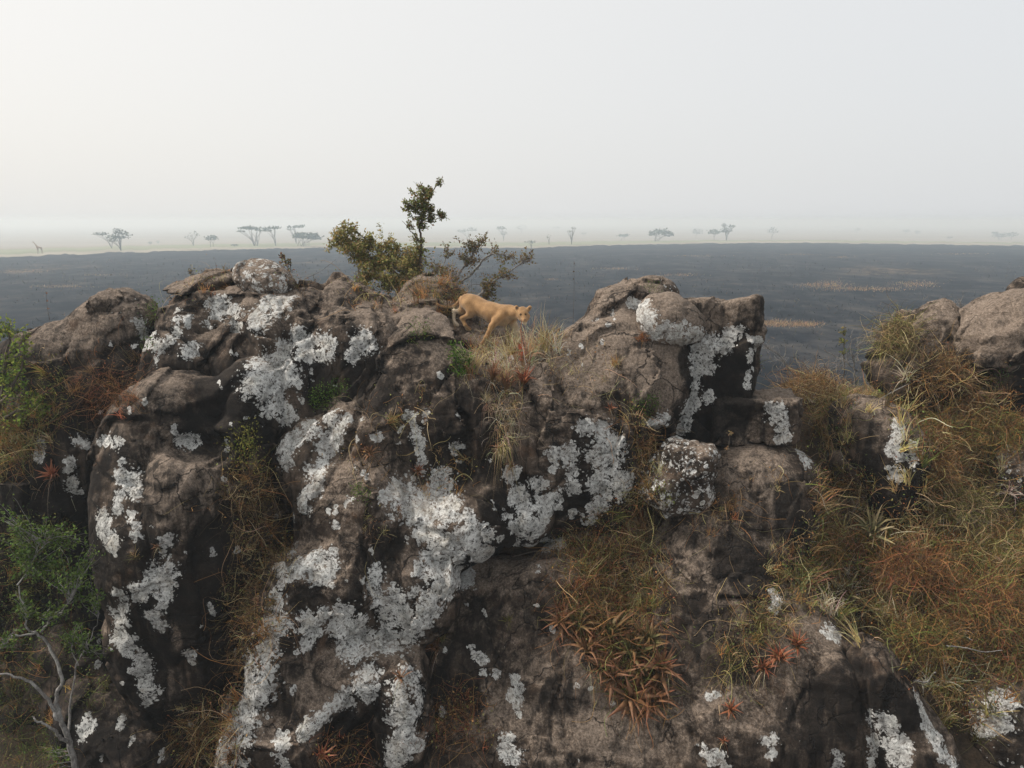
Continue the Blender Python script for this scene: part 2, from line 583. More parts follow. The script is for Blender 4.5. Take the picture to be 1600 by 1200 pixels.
# ------------------------------------------------------------------ rocks
def rock_warp(seed, amp=1.0, freq=1.0):
    off = np.array((seed * 3.7, seed * 1.3, seed * 7.1), np.float32)

    rr = rot(seed * 37 % 60 - 30, 10, 24 + seed * 13 % 20 - 10)
    rr2 = rot(seed * 53 % 90, 25, seed * 31 % 50 - 25)

    def w(p):
        q = p * freq + off
        s = 0.10 * fbm(q * 0.6, 2)
        wv = 0.38 * np.stack([noise3(q * 1.1 + 3.1), noise3(q * 1.1 + 19.7), noise3(q * 1.1 + 41.3)], 1)
        s += 0.20 * facets(q, rr, (1.1, 1.2, 2.2), wv)
        s += 0.06 * facets(q + 50, rr2, (0.45, 0.5, 0.75), wv)
        # weathering joints: grooves along the zero set of a smooth field
        g = noise3(q * np.array((0.55, 0.55, 0.32), np.float32) + 31.0)
        s += 0.08 * np.exp(-(g / 0.016) ** 2)
        s += 0.025 * noise3(q * 3.1)
        return (s * amp).astype(np.float32)
    return w


ROCKS = []      # (object, verts, faces) for planting things on


def rock(name, label, prims, seed, h=0.04, amp=1.0, tan=0.5, dark=0.3, lichen=0.0, cat='rock', freq=1.0, fine=1.0):
    v, f = surface(prims, h, rock_warp(seed, amp, freq), band=0.32)
    n = vnormals(v, f)
    q = v + seed * 2.3
    d = 0.014 * fbm(q * 6.0, 3, 0.55) + 0.011 * (1 - 2 * np.abs(noise3(q * np.array((3.5, 3.5, 9.0), np.float32))))
    v = (v + n * (d * fine)[:, None]).astype(np.float32)
    n = vnormals(v, f)
    me = make_mesh(name, v, f)
    me.set_sharp_from_angle(angle=R(40))
    # paler stripped stone on weathered shoulders, black runs below them
    up = n[:, 2]
    big = fbm(v * 0.55 + seed, 2)
    t = np.clip(tan + 0.55 * (up - 0.35) + 0.30 * big, 0, 1)
    k = np.clip(dark - 0.35 * (up - 0.15) + 0.30 * fbm(v * np.array((0.9, 0.9, 0.3), np.float32) + seed + 9, 2), 0, 1)
    attr(me, 'tan', t)
    attr(me, 'dark', k)
    c = v.mean(0); base = (float(c[0]), float(c[1]), float(v[:, 2].min()))
    o = link(name, me, ROCK, origin=base)
    tag(o, label, cat)
    ROCKS.append(dict(o=o, v=v, f=f, n=n, lich=np.full(len(v), lichen, np.float32), tan=t, dark=k))
    return o


LEFT_RIDGE = [E(190, 525, 12.7, 56, 66, 0.7), E(165, 505, 12.75, 42, 40, .6, k=.15), E(214, 510, 12.6, 36, 44, .5, k=.12), E(120, 570, 12.7, 95, 70, 0.9), E(60, 590, 12.8, 90, 70, 0.9),
              E(210, 610, 12.4, 70, 100, 0.7, k=.1), E(130, 720, 12.3, 140, 150, 1.1), E(70, 860, 12.2, 150, 180, 1.2), E(-40, 700, 12.6, 110, 170, 1),
              E(100, 1050, 12.0, 170, 190, 1.1)]
rock('rock', 'brown rock ridge with a small capped peak at the far left, red tufts below it', LEFT_RIDGE, 1, amp=.8, tan=.36, dark=.48)
rock('rock', 'flat grey capstone on the peak of the left ridge', [E(196, 480, 12.65, 42, 18, 0.5, roll=10), E(176, 482, 12.6, 20, 16, 0.35), E(222, 492, 12.55, 22, 12, .3, roll=24)], 2, h=.03, amp=.6, freq=1.6, tan=.5, dark=.25, lichen=.16)

BUTTRESS = [E(255, 690, 10.9, 85, 95, 0.75, k=.1), E(290, 640, 11.3, 75, 60, 0.6), E(225, 780, 10.5, 78, 110, 0.7), E(285, 765, 10.0, 62, 66, 0.48, k=.1),
            E(355, 770, 10.6, 62, 110, 0.65, k=.08), E(270, 900, 10.2, 112, 150, 0.8), E(335, 930, 10.4, 70, 140, 0.6), E(225, 980, 10.1, 52, 130, 0.55, roll=-6, k=.1),
            E(300, 1010, 10.3, 70, 120, 0.5), E(268, 1130, 10.4, 45, 130, 0.42, k=.1), E(235, 1040, 10.05, 32, 75, 0.35, roll=-14),
            E(312, 700, 10.25, 45, 26, 0.4, neg=True, k=.12), E(400, 640, 11.2, 60, 80, .5), E(330, 1120, 10.6, 60, 120, .4)]
rock('rock', 'tall rounded buttress with a pale bulge and a dark hollow, left of the vegetated gully', BUTTRESS, 3, amp=.55, tan=.36, dark=.5)

CREST = [E(300, 485, 12.75, 32, 36, 0.45, roll=-30, k=.06), E(345, 510, 12.75, 70, 72, 0.85, k=.08), E(415, 500, 12.75, 72, 56, 0.9), E(480, 500, 12.8, 70, 54, 0.9, k=.1),
         E(530, 490, 12.75, 40, 56, 0.7, k=.1), E(585, 510, 12.6, 65, 50, 0.8), E(330, 600, 12.2, 95, 90, 0.8), E(440, 590, 12.1, 105, 100, 0.9), E(560, 575, 12.0, 80, 90, 0.7),
         E(430, 600, 11.75, 52, 58, 0.45, k=.08), E(400, 720, 11.8, 100, 120, 0.8), E(520, 690, 11.9, 100, 90, .8), E(290, 560, 12.0, 50, 60, .6)]
rock('rock', 'broad brown crest rock with scattered grey lichen blotches, left of the shrubs', CREST, 4, tan=.40, dark=.36)
rock('rock', 'rounded pale grey lichen boulder lying on top of the crest', [E(414, 440, 12.55, 36, 22, 0.4, roll=8), E(398, 428, 12.7, 20, 14, .3), E(428, 447, 12.5, 20, 14, .3)], 5, h=.03, amp=.3, tan=.7, dark=.05, lichen=.48)
rock('rock', 'low weathered stone at the left end of the crest top', [E(345, 440, 12.9, 42, 16, 0.45, roll=-12), E(310, 452, 12.9, 28, 16, .4, roll=-25)], 6, h=.03, amp=.4, tan=.7, dark=.15, lichen=.1)

FACE = [E(640, 515, 12.9, 75, 40, 0.9), E(690, 500, 13.4, 60, 26, 0.9), E(735, 530, 13.1, 55, 26, 0.7, k=.1), E(790, 568, 13.0, 75, 34, 0.7),
        E(640, 600, 12.0, 100, 95, 0.9), E(600, 690, 11.5, 110, 110, 0.9), E(710, 680, 11.6, 100, 110, 0.9), E(790, 730, 11.5, 80, 110, 0.8), E(820, 640, 12.1, 80, 90, .8),
        E(490, 730, 11.15, 58, 84, 0.55, roll=12, k=.06), E(560, 800, 10.8, 105, 90, 0.8, k=.12), E(690, 830, 10.75, 120, 70, 0.75, roll=-16), E(790, 800, 11.1, 75, 52, 0.65, k=.1),
        E(550, 910, 10.3, 110, 95, 0.8), E(640, 930, 10.2, 88, 76, 0.6, roll=-30, k=.1), E(470, 960, 10.0, 62, 100, 0.7), E(425, 1080, 9.6, 52, 110, 0.65, roll=10),
        E(390, 1180, 9.4, 52, 90, 0.6, roll=12), E(480, 1090, 9.45, 60, 62, 0.45, k=.08), E(600, 1040, 9.75, 62, 48, 0.5, k=.1), E(632, 1120, 9.4, 36, 90, 0.4, k=.08),
        E(470, 1190, 9.1, 70, 70, 0.4), E(550, 1060, 9.6, 70, 46, .5), E(530, 1130, 9.75, 120, 110, .3), E(545, 1160, 9.1, 44, 36, 0.5, neg=True, k=.1), E(712, 492, 12.55, 34, 17, .42, neg=True, k=.12)]
rock('rock', 'massive lichen-crusted rock face in the centre with an undercut lower edge', FACE, 8, amp=.8, tan=.40, dark=.34)
rock('rock', 'upright white lichen slab below the lioness, at the top of the face', [E(668, 562, 12.0, 33, 44, 0.35, roll=-14), E(690, 590, 11.95, 20, 30, .25), E(645, 575, 12.1, 20, 32, .25)], 9, h=.03, amp=.3, tan=.4, dark=.1, lichen=.62)

SHOULDER = [E(880, 585, 12.4, 95, 62, 0.9), E(945, 540, 12.7, 80, 52, 0.9), E(960, 490, 13.0, 52, 46, 0.6, roll=-35, k=.08), E(1000, 480, 13.1, 48, 46, 0.6, k=.08),
            E(990, 560, 12.4, 85, 70, 0.8), E(900, 660, 11.9, 110, 90, 0.85), E(1000, 620, 12.1, 75, 75, 0.7), E(930, 750, 11.6, 75, 90, 0.65, roll=10), E(850, 770, 11.4, 62, 78, 0.6, k=.1),
            E(1030, 600, 12.0, 42, 76, .5, k=.08), E(880, 700, 11.6, 80, 80, .7)]
rock('rock', 'sloping tan shoulder rock right of the lioness, with white lichen stripes below', SHOULDER, 10, tan=.52, dark=.36)
rock('rock', 'square overhanging boulder with a black front face and one white lichen stripe', [
    B(1122, 558, 12.4, 56, 88, 0.7, rnd=.08, roll=-7, yaw=-22, pitch=-8, taper=.24, k=.06), B(1098, 505, 12.55, 84, 22, 0.72, rnd=.09, roll=1, yaw=-12, k=.1), B(1092, 640, 12.3, 40, 50, .5, rnd=.1, roll=16, yaw=-20, k=.1), E(1150, 490, 12.4, 34, 18, .5, k=.1)], 11, h=.035, amp=.55, freq=1.3, tan=.42, dark=.3)
rock('rock', 'perched pinkish boulder with a white lichen skirt, on the tan shoulder', [E(1040, 494, 11.95, 36, 34, 0.38), E(1065, 512, 11.85, 34, 25, 0.32, roll=10), E(1020, 505, 11.95, 22, 30, .3)], 12, h=.03, amp=.3, tan=.75, dark=.0, lichen=.05)
rock('rock', 'small lichened stone with green moss on the highest point right of the gully', [E(1022, 452, 13.3, 26, 16, 0.3, roll=18), E(1038, 460, 13.25, 14, 12, .25)], 13, h=.03, amp=.3, tan=.4, dark=.2, lichen=.35)
rock('rock', 'wedged angular block with one white lichen corner, under the overhang', [B(1176, 652, 11.85, 60, 34, 0.4, rnd=.05, roll=-2, yaw=-12, k=.04), B(1211, 651, 11.8, 24, 36, .36, rnd=.05, yaw=14, k=.04)], 14, h=.03, amp=.42, freq=1.7, tan=.5, dark=.12)
rock('rock', 'irregular lichen-covered boulder lodged in the grassy gully', [B(1072, 738, 11.05, 42, 50, 0.40, rnd=.17, yaw=-22, roll=7, k=.1), B(1044, 756, 11.05, 34, 40, .36, rnd=.15, yaw=20, roll=40, k=.1), E(1075, 770, 11.0, 36, 30, .35, k=.12)], 15, h=.03, amp=.55, freq=1.7, tan=.35, dark=.05, lichen=.5)

KNOLL = [E(1170, 760, 11.7, 95, 75, 0.9), E(1225, 800, 11.5, 45, 70, 0.6, k=.08), E(1120, 860, 11.2, 75, 60, 0.7, k=.1), E(1100, 940, 10.8, 62, 80, 0.6), E(1190, 890, 11.2, 60, 60, .6, k=.1), E(1225, 745, 11.8, 42, 40, .5),
         E(1080, 880, 10.95, 36, 44, .4, k=.06), E(1150, 830, 11.3, 100, 80, .8, k=.7), E(1140, 900, 11.0, 90, 70, .7, k=.7), E(1140, 960, 10.65, 95, 60, .6, k=.6), E(1210, 960, 10.6, 70, 50, .6)]
SLAB = [E(780, 960, 11.1, 120, 90, 0.7), E(860, 1000, 10.6, 110, 120, 0.6), E(760, 1080, 10.4, 130, 110, 0.6), E(900, 1120, 9.9, 130, 110, 0.6), E(1020, 1080, 10.1, 110, 90, .6),
        E(800, 1190, 9.5, 140, 70, 0.5), E(980, 1190, 9.4, 130, 70, .5), E(940, 900, 11.3, 110, 80, .6), E(690, 1150, 10.0, 70, 70, .4), E(920, 1100, 9.75, 46, 90, .4, roll=-18, k=.05),
        E(1130, 1080, 10.0, 100, 90, 0.6), E(1180, 1060, 9.95, 100, 80, 0.6), E(1270, 1090, 9.6, 90, 90, 0.6), E(1230, 1170, 9.2, 150, 70, .5), E(1120, 1170, 9.35, 100, 80, .5), E(1325, 1150, 9.2, 46, 120, .5, roll=-14, k=.1),
        E(1140, 1010, 10.4, 110, 70, .6, k=.8), E(1220, 1010, 10.3, 90, 60, .6, k=.8), E(1060, 980, 10.6, 70, 70, .5, k=.8)]
rock('rock', 'long grey-brown slab sloping from under the wedged block to the bottom edge', KNOLL + SLAB, 17, amp=.42, fine=.7, tan=.38, dark=.34)
rock('rock', 'long sloping dark slab with a white edge stripe, beside the crack at bottom right', [E(1395, 1140, 9.15, 52, 130, .55, roll=-24), E(1440, 1200, 8.9, 55, 70, .5, roll=-20), E(1370, 1070, 9.5, 40, 80, .45, roll=-24)], 19, amp=.4, tan=.3, dark=.4)

rock('rock', 'craggy split rock behind the vine tangle on the right skyline', [E(1450, 512, 13.2, 50, 34, 0.6), E(1470, 500, 13.2, 30, 25, .4, k=.05), E(1415, 530, 13.1, 34, 34, .4, k=.05), E(1480, 545, 13.0, 40, 30, .5, k=.05), E(1450, 580, 12.9, 90, 45, .7)], 20, amp=1.0, freq=1.3, tan=.4, dark=.42)
rock('rock', 'big tan boulder at the right edge of the skyline', [E(1560, 510, 12.6, 62, 46, 0.7, roll=-16), E(1620, 500, 12.6, 62, 50, 0.7), E(1575, 540, 12.5, 62, 34, .6)], 21, amp=.95, freq=1.2, tan=.48, dark=.28)
rock('rock', 'dark brown stone peeking in at the right edge above the tan boulder', [E(1612, 458, 13.0, 32, 26, .4), E(1640, 480, 13, 40, 40, .5)], 22, h=.035, amp=.5, tan=.3, dark=.5)
rock('rock', 'reddish brown block below the tan boulder at the right edge', [B(1590, 605, 12.3, 42, 40, .4, rnd=.1, yaw=-20), B(1570, 560, 12.3, 60, 14, .4, rnd=.08), E(1620, 660, 12.2, 40, 60, .5)], 23, h=.035, amp=.5, tan=.35, dark=.3)
rock('rock', 'dark pointed rock with a white lichen streak in the right-hand scrub', [E(1370, 690, 11.9, 55, 62, .6, roll=-20), E(1400, 750, 11.6, 36, 80, .5, roll=-4), E(1340, 650, 12.2, 36, 26, .4)], 24, tan=.28, dark=.5, amp=.6)
rock('rock', 'pale lichened stone half buried at the right edge', [E(1590, 740, 11.6, 44, 42, .5, roll=15), E(1610, 690, 11.8, 30, 46, .4)], 25, h=.035, amp=.5, tan=.6, dark=.05, lichen=.35)
rock('rock', 'dark lichen-mottled stone in the bottom right corner', [E(1560, 1130, 9.3, 60, 76, .5), E(1610, 1170, 9.2, 70, 80, .5)], 26, h=.035, amp=.5, tan=.3, dark=.4, lichen=.3)
rock('rock', 'small pale stone right of the wedged block', [E(1322, 722, 12.0, 28, 22, .3, roll=25), E(1345, 732, 11.9, 16, 18, .25)], 27, h=.03, amp=.4, tan=.5, dark=.1, lichen=.3)
rock('rock', 'low rounded rock at the foot of the shrub behind the lioness', [E(672, 452, 14.0, 34, 20, .5), E(700, 466, 13.9, 36, 20, .5), E(640, 478, 13.8, 36, 16, .5)], 28, h=.035, amp=.5, tan=.5, dark=.2)
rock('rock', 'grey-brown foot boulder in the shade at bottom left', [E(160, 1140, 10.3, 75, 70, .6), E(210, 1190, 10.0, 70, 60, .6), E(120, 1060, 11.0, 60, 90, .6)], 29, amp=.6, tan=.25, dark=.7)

# ------------------------------------------------------------------ terrain
def smooth01(x):
    x = np.clip(x, 0, 1)
    return x * x * (3 - 2 * x)


HP = [(1200, 615, 14.2), (1300, 600, 14.2), (1400, 590, 13.8), (1500, 610, 13.2), (1600, 640, 13.0), (1700, 650, 12.8),
      (1300, 720, 12.6), (1450, 700, 12.3), (1550, 720, 12.0), (1280, 810, 11.7), (1450, 800, 11.4), (1620, 820, 11.2), (1270, 900, 11.1), (1450, 900, 10.6), (1620, 930, 10.3),
      (1400, 1010, 10.1), (1520, 1000, 9.8), (1620, 1100, 9.2), (1500, 1150, 9.2), (1550, 1260, 8.6), (1300, 1000, 10.5),
      (950, 850, 11.7), (950, 930, 11.15), (1030, 810, 11.8), (1000, 1010, 10.75), (900, 1100, 10.5), (1000, 1230, 9.6), (1200, 1230, 9.5), (700, 1230, 9.9),
      (400, 800, 11.8), (400, 950, 11.4), (400, 1100, 11.0), (330, 1190, 10.7), (100, 1120, 11.1), (60, 950, 11.9), (20, 800, 12.3), (20, 660, 12.7), (-150, 700, 12.8), (-150, 1000, 11.5), (100, 1300, 9.9),
      (660, 478, 14.6), (720, 470, 14.6), (790, 486, 14.5), (850, 545, 13.9), (600, 480, 14.2), (500, 480, 13.8), (300, 540, 13.7), (100, 580, 13.7), (1000, 560, 13.8), (1120, 600, 13.8),
      (100, 640, 14.9), (300, 620, 14.9), (-150, 640, 14.9), (500, 520, 14.9), (1300, 660, 15.0), (1500, 660, 15.0), (1120, 640, 15.0), (1000, 600, 15.0), (850, 570, 14.9), (770, 600, 12.7), (600, 700, 12.4), (600, 900, 11.3), (500, 1200, 10.3), (850, 700, 12.4), (1150, 750, 12.6)]
_hp = np.array([tuple(P(*q)) for q in HP], np.float64)


def _tps(r2):
    return np.where(r2 > 1e-12, 0.5 * r2 * np.log(np.maximum(r2, 1e-12)), 0)


_A = _tps(((_hp[:, None, :2] - _hp[None, :, :2]) ** 2).sum(-1)) + 0.6 * np.eye(len(_hp))
_Q = np.c_[np.ones(len(_hp)), _hp[:, :2]]
_w = np.linalg.solve(np.block([[_A, _Q], [_Q.T, np.zeros((3, 3))]]), np.r_[_hp[:, 2], 0, 0, 0])


def hill_z(x, y):
    x = np.asarray(x, np.float64); y = np.asarray(y, np.float64)
    xc, yc = np.clip(x, -12, 12), np.clip(y, 8.2, 14.8)
    r2 = (xc[..., None] - _hp[:, 0]) ** 2 + (yc[..., None] - _hp[:, 1]) ** 2
    z = _tps(r2) @ _w[:-3] + _w[-3] + _w[-2] * xc + _w[-1] * yc
    z = np.clip(z, 1.0, 12.7)
    z = z * smooth01((34 - y) / 19.5) * smooth01((y + 6) / 14.5) * smooth01((30 - np.abs(x)) / 18.0)
    return z


def ground_material():
    t = NT('dry_soil_and_litter')
    co = t('ShaderNodeTexCoord').outputs['Object']
    n = t.noise(co, 3.0, 8, 0.7); n2 = t.noise(co, 30.0, 5, 0.7)
    c = t.ramp(n, [(0.3, (0.028, 0.021, 0.014)), (0.5, (0.075, 0.05, 0.03)), (0.7, (0.13, 0.09, 0.05))])
    c = t.mix(0.8, c, t.ramp(n2, [(0.3, (0.4, 0.4, 0.4)), (0.55, (1, 1, 1)), (0.75, (1.7, 1.6, 1.5))]), 'MULTIPLY')
    bmp = t('ShaderNodeBump', Height=t.math('ADD', t.math('MULTIPLY', n, 0.06), t.math('MULTIPLY', n2, 0.02)), Strength=1.0, Distance=1.0)
    return t.surface(t('ShaderNodeBsdfPrincipled', Base__Color=c, Roughness=0.95, Normal=bmp.outputs[0]).outputs[0])


gx = np.concatenate([np.arange(-34, -11, 0.5), np.arange(-11, 11, 0.13), np.arange(11, 34.1, 0.5)])
gy = np.concatenate([np.arange(-7, 7.5, 0.5), np.arange(7.5, 16.5, 0.13), np.arange(16.5, 36.1, 0.5)])
GX, GY = np.meshgrid(gx, gy, indexing='ij')
GZ = hill_z(GX, GY)
gp = np.stack([GX, GY, GZ], -1).reshape(-1, 3)
gp[:, 2] += (0.10 * fbm(gp * 1.2, 3)) * np.clip(gp[:, 2] / 3, 0, 1) - 0.25 * (gp[:, 2] < 0.02)
ni, nj = len(gx), len(gy)
I, J = np.meshgrid(np.arange(ni - 1), np.arange(nj - 1), indexing='ij')
gf = np.stack([I * nj + J, (I + 1) * nj + J, (I + 1) * nj + J + 1, I * nj + J + 1], -1).reshape(-1, 4)
hill = link('hill', make_mesh('hill', gp, gf), ground_material())
tag(hill, kind='structure')
HILL_BVH = BVHTree.FromPolygons([tuple(p) for p in gp], [tuple(int(q) for q in f) for f in gf])


def plain_material(name, stops, sc=(0.02, 0.02, 1), fine=0.6, pale=None):
    t = NT(name)
    co = t('ShaderNodeTexCoord').outputs['Object']
    n = t.noise(t.map(co, sc), 1.0, 8, 0.72)
    n2 = t.noise(co, fine, 6, 0.7)
    v = t.math('ADD', t.math('MULTIPLY', n, 0.65), t.math('MULTIPLY', n2, 0.35))
    c = t.ramp(v, stops)
    if pale:
        p = t.noise(t.map(co, (0.012, 0.016, 1)), 1.0, 6, 0.7, 0.6)
        p2 = t.noise(co, 0.35, 5, 0.75)
        f = t.math('MULTIPLY', t.step(p, 0.57, 0.68), t.step(p2, 0.46, 0.62))
        c = t.mix(t.math('MULTIPLY', f, 0.85), c, pale)
    bs = t('ShaderNodeBsdfPrincipled', Base__Color=c, Roughness=1.0)
    bs.inputs['Specular IOR Level'].default_value = 0.0
    return t.surface(bs.outputs[0])


def basin(r, e):
    """the land falls away gently beyond the burn edge"""
    return -7.0 * smooth01((r - e * 1.02) / 420.0)


def ring_sheet(name, az, r0, r1, z, mat, steps, power=2.5, dip=True):
    """sheet between two radii given per azimuth"""
    s = np.linspace(0, 1, steps) ** power
    rr = r0[:, None] + (r1 - r0)[:, None] * s[None]
    v = np.stack([rr * np.sin(az)[:, None], rr * np.cos(az)[:, None], z + (basin(rr, EDGE[:, None]) if dip else np.zeros(rr.shape))], -1).reshape(-1, 3)
    na, ns = rr.shape
    I, J = np.meshgrid(np.arange(na), np.arange(ns - 1), indexing='ij')
    I2 = (I + 1) % na
    f = np.stack([I * ns + J, I * ns + J + 1, I2 * ns + J + 1, I2 * ns + J], -1).reshape(-1, 4)
    o = link(name, make_mesh(name, v, f[:, ::-1], False), mat)
    return tag(o, kind='structure')


def ground_at(px, py, z=0.0, dip=False):
    d = ray(px, py)
    for _ in range(30 if dip else 1):
        t = (z - CAM_H) / d.z
        if dip:
            r = math.hypot(d.x, d.y) * t
            e = np.interp(math.atan2(d.x, d.y), AZ, EDGE)
            z = z * .5 + .5 * (float(basin(r, e)) - 0.1)
    return Vector((d.x * t, d.y * t, z))


AZ = np.linspace(-math.pi, math.pi, 1440, endpoint=False)
_b = [ground_at(x, y) for x, y in [(0, 402), (100, 398), (200, 394), (400, 389), (560, 386), (700, 387), (830, 387.5), (900, 384.5), (1000, 382), (1150, 379.5), (1300, 380), (1450, 382), (1600, 384)]]
_ba = np.array([math.atan2(p.x, p.y) for p in _b]); _br = np.array([math.hypot(p.x, p.y) for p in _b])
_o = np.argsort(_ba)
EDGE = np.interp(AZ, _ba[_o], _br[_o])
_ap = np.stack([np.sin(AZ) * 30, np.cos(AZ) * 30, np.zeros_like(AZ)], 1)
EDGE = EDGE * (1 + 0.03 * fbm(_ap * 1.2, 3) + 0.03 * fbm(_ap * 8, 3))
VERGE = EDGE * (1.07 + 0.05 * fbm(_ap * 0.35 + 9, 3)) + 8
GREEN = EDGE * (1.42 + 0.16 * fbm(_ap * 0.22 + 40, 3)) + 30
SAVANNA = plain_material('savanna_grass', [(0.3, (0.14, 0.115, 0.08)), (0.5, (0.23, 0.19, 0.14)), (0.7, (0.31, 0.26, 0.195))], (0.004, 0.012, 1), 0.15)
ring_sheet('ground', AZ, np.full_like(AZ, 12.0), np.full_like(AZ, 14000.0), -0.14, SAVANNA, 70, 3.2)
ring_sheet('green_grassland', AZ, EDGE * 0.98, GREEN, -0.08, plain_material('green_grass_flat', [(0.3, (0.13, 0.15, 0.09)), (0.5, (0.21, 0.22, 0.14)), (0.7, (0.30, 0.28, 0.19))], (0.006, 0.02, 1), 0.2), 16, 1)
ring_sheet('pale_grass_verge', AZ, EDGE * 0.985, VERGE, -0.04, plain_material('pale_straw', [(0.3, (0.17, 0.15, 0.115)), (0.55, (0.29, 0.26, 0.205)), (0.75, (0.40, 0.36, 0.29))], (0.03, 0.03, 1), 0.3), 5, 1)
ring_sheet('burnt_plain', AZ, np.full_like(AZ, 12.0), EDGE, 0.0, plain_material('burnt_grass', [(0.40, (0.004, 0.005, 0.007)), (0.49, (0.013, 0.014, 0.018)), (0.57, (0.038, 0.036, 0.036)), (0.68, (0.09, 0.074, 0.06))], (0.10, 0.06, 1), 0.25, (0.22, 0.155, 0.095)), 10, 2.5, False)

# ------------------------------------------------------------------ lichen, bare stone, black runs, and painted-in lit and shaded faces on the rocks
_vs, _fs, _off = [], [], 0
for r in ROCKS:
    _vs.append(r['v']); _fs.append(r['f'] + _off); _off += len(r['v'])
ALLV, ALLF = np.concatenate(_vs), np.concatenate(_fs)
_hv = np.concatenate([ALLV, gp.astype(np.float32)])
ALL_BVH = BVHTree.FromPolygons(_hv.tolist(), np.concatenate([ALLF, gf + _off]).tolist())
CAMV = Vector((0, 0, CAM_H))


def hit(px, py, bvh=None):
    loc, nor, _, _ = (bvh or ALL_BVH).ray_cast(CAMV, ray(px, py).normalized())
    return (loc, nor) if loc is not None else (None, None)


def paint(key, marks):
    for x1, y1, x2, y2, rad, s in marks:
        n = max(1, int(math.hypot(x2 - x1, y2 - y1) / (rad * (.45 if key == 'lich' else .6))))
        for i in range(n + 1):
            t = i / n
            jx, jy, js = (RNG.normal() * rad * .45, RNG.normal() * rad * .45, RNG.uniform(.6, 1.35)) if key == 'lich' else (0, 0, 1)
            p, _ = hit(x1 + (x2 - x1) * t + jx, y1 + (y2 - y1) * t + jy)
            if p is None:
                continue
            m = rad * mpp(x1 + (x2 - x1) * t, y1 + (y2 - y1) * t, p.y) * 1.12 * js
            pv = np.array(p, np.float32)
            for r in ROCKS:
                if (r['lo'] > pv + 2 * m).any() or (r['hi'] < pv - 2 * m).any():
                    continue
                d = np.linalg.norm((r['v'] - pv) * np.array((1, 0.75, 1), np.float32), axis=1) / m
                w = s * smooth01((1.9 - d) / (1.8 if key == 'lich' else 1.25))
                if s > 0:
                    r[key] = np.maximum(r[key], w)
                else:
                    r[key] = np.minimum(r[key], np.where(d < 1.9, r[key] + w, r[key]))


for r in ROCKS:
    r['lo'], r['hi'] = r['v'].min(0), r['v'].max(0)

CRACKS = [[(590, 490), (602, 560), (562, 640), (545, 700), (500, 770), (470, 810), (447, 880)], [(800, 570), (775, 640), (760, 720), (692, 772)], [(968, 560), (985, 640), (1000, 700)], [(1052, 1000), (1075, 1100), (1095, 1199)],
          [(1335, 985), (1350, 1080), (1358, 1199)], [(440, 470), (450, 560), (402, 660), (380, 720)], [(620, 700), (642, 800), (602, 880)], [(1080, 850), (1105, 872), (1130, 868)], [(150, 560), (200, 535), (240, 522)],
          [(700, 600), (735, 680), (725, 760)], [(860, 600), (900, 640), (960, 650)], [(480, 900), (520, 960), (515, 1040)], [(230, 700), (215, 800), (240, 900)], [(640, 820), (700, 840), (760, 900)], [(330, 780), (300, 860), (320, 960)],
          [(880, 1000), (870, 1100), (900, 1199)], [(560, 460), (600, 470), (660, 478)], [(1150, 730), (1200, 800), (1190, 850)]]
for line in CRACKS:
    pts = []
    for (xa, ya), (xb, yb) in zip(line, line[1:]):
        k = max(2, int(math.hypot(xb - xa, yb - ya) / 4))
        for i in range(k):
            t = i / k
            p, _ = hit(xa + (xb - xa) * t + RNG.normal() * 1.5, ya + (yb - ya) * t + RNG.normal() * 1.5)
            if p is not None:
                pts.append(tuple(p))
    if not pts:
        continue
    pts = np.array(pts, np.float32)
    for r in ROCKS:
        m = ((r['v'] > pts.min(0) - .2) & (r['v'] < pts.max(0) + .2)).all(1)
        ix = np.nonzero(m)[0]
        if not len(ix):
            continue
        dm = np.full(len(ix), 9, np.float32)
        for q in pts:
            dm = np.minimum(dm, ((r['v'][ix] - q) ** 2).sum(1))
        r['v'][ix] -= r['n'][ix] * (0.085 * np.exp(-dm / .055 ** 2))[:, None]
        r['moved'] = True
for r in ROCKS:
    if r.get('moved'):
        r['o'].data.vertices.foreach_set('co', (r['v'] - np.array(r['o'].location, np.float32)).astype(np.float32).ravel())
        r['o'].data.update()

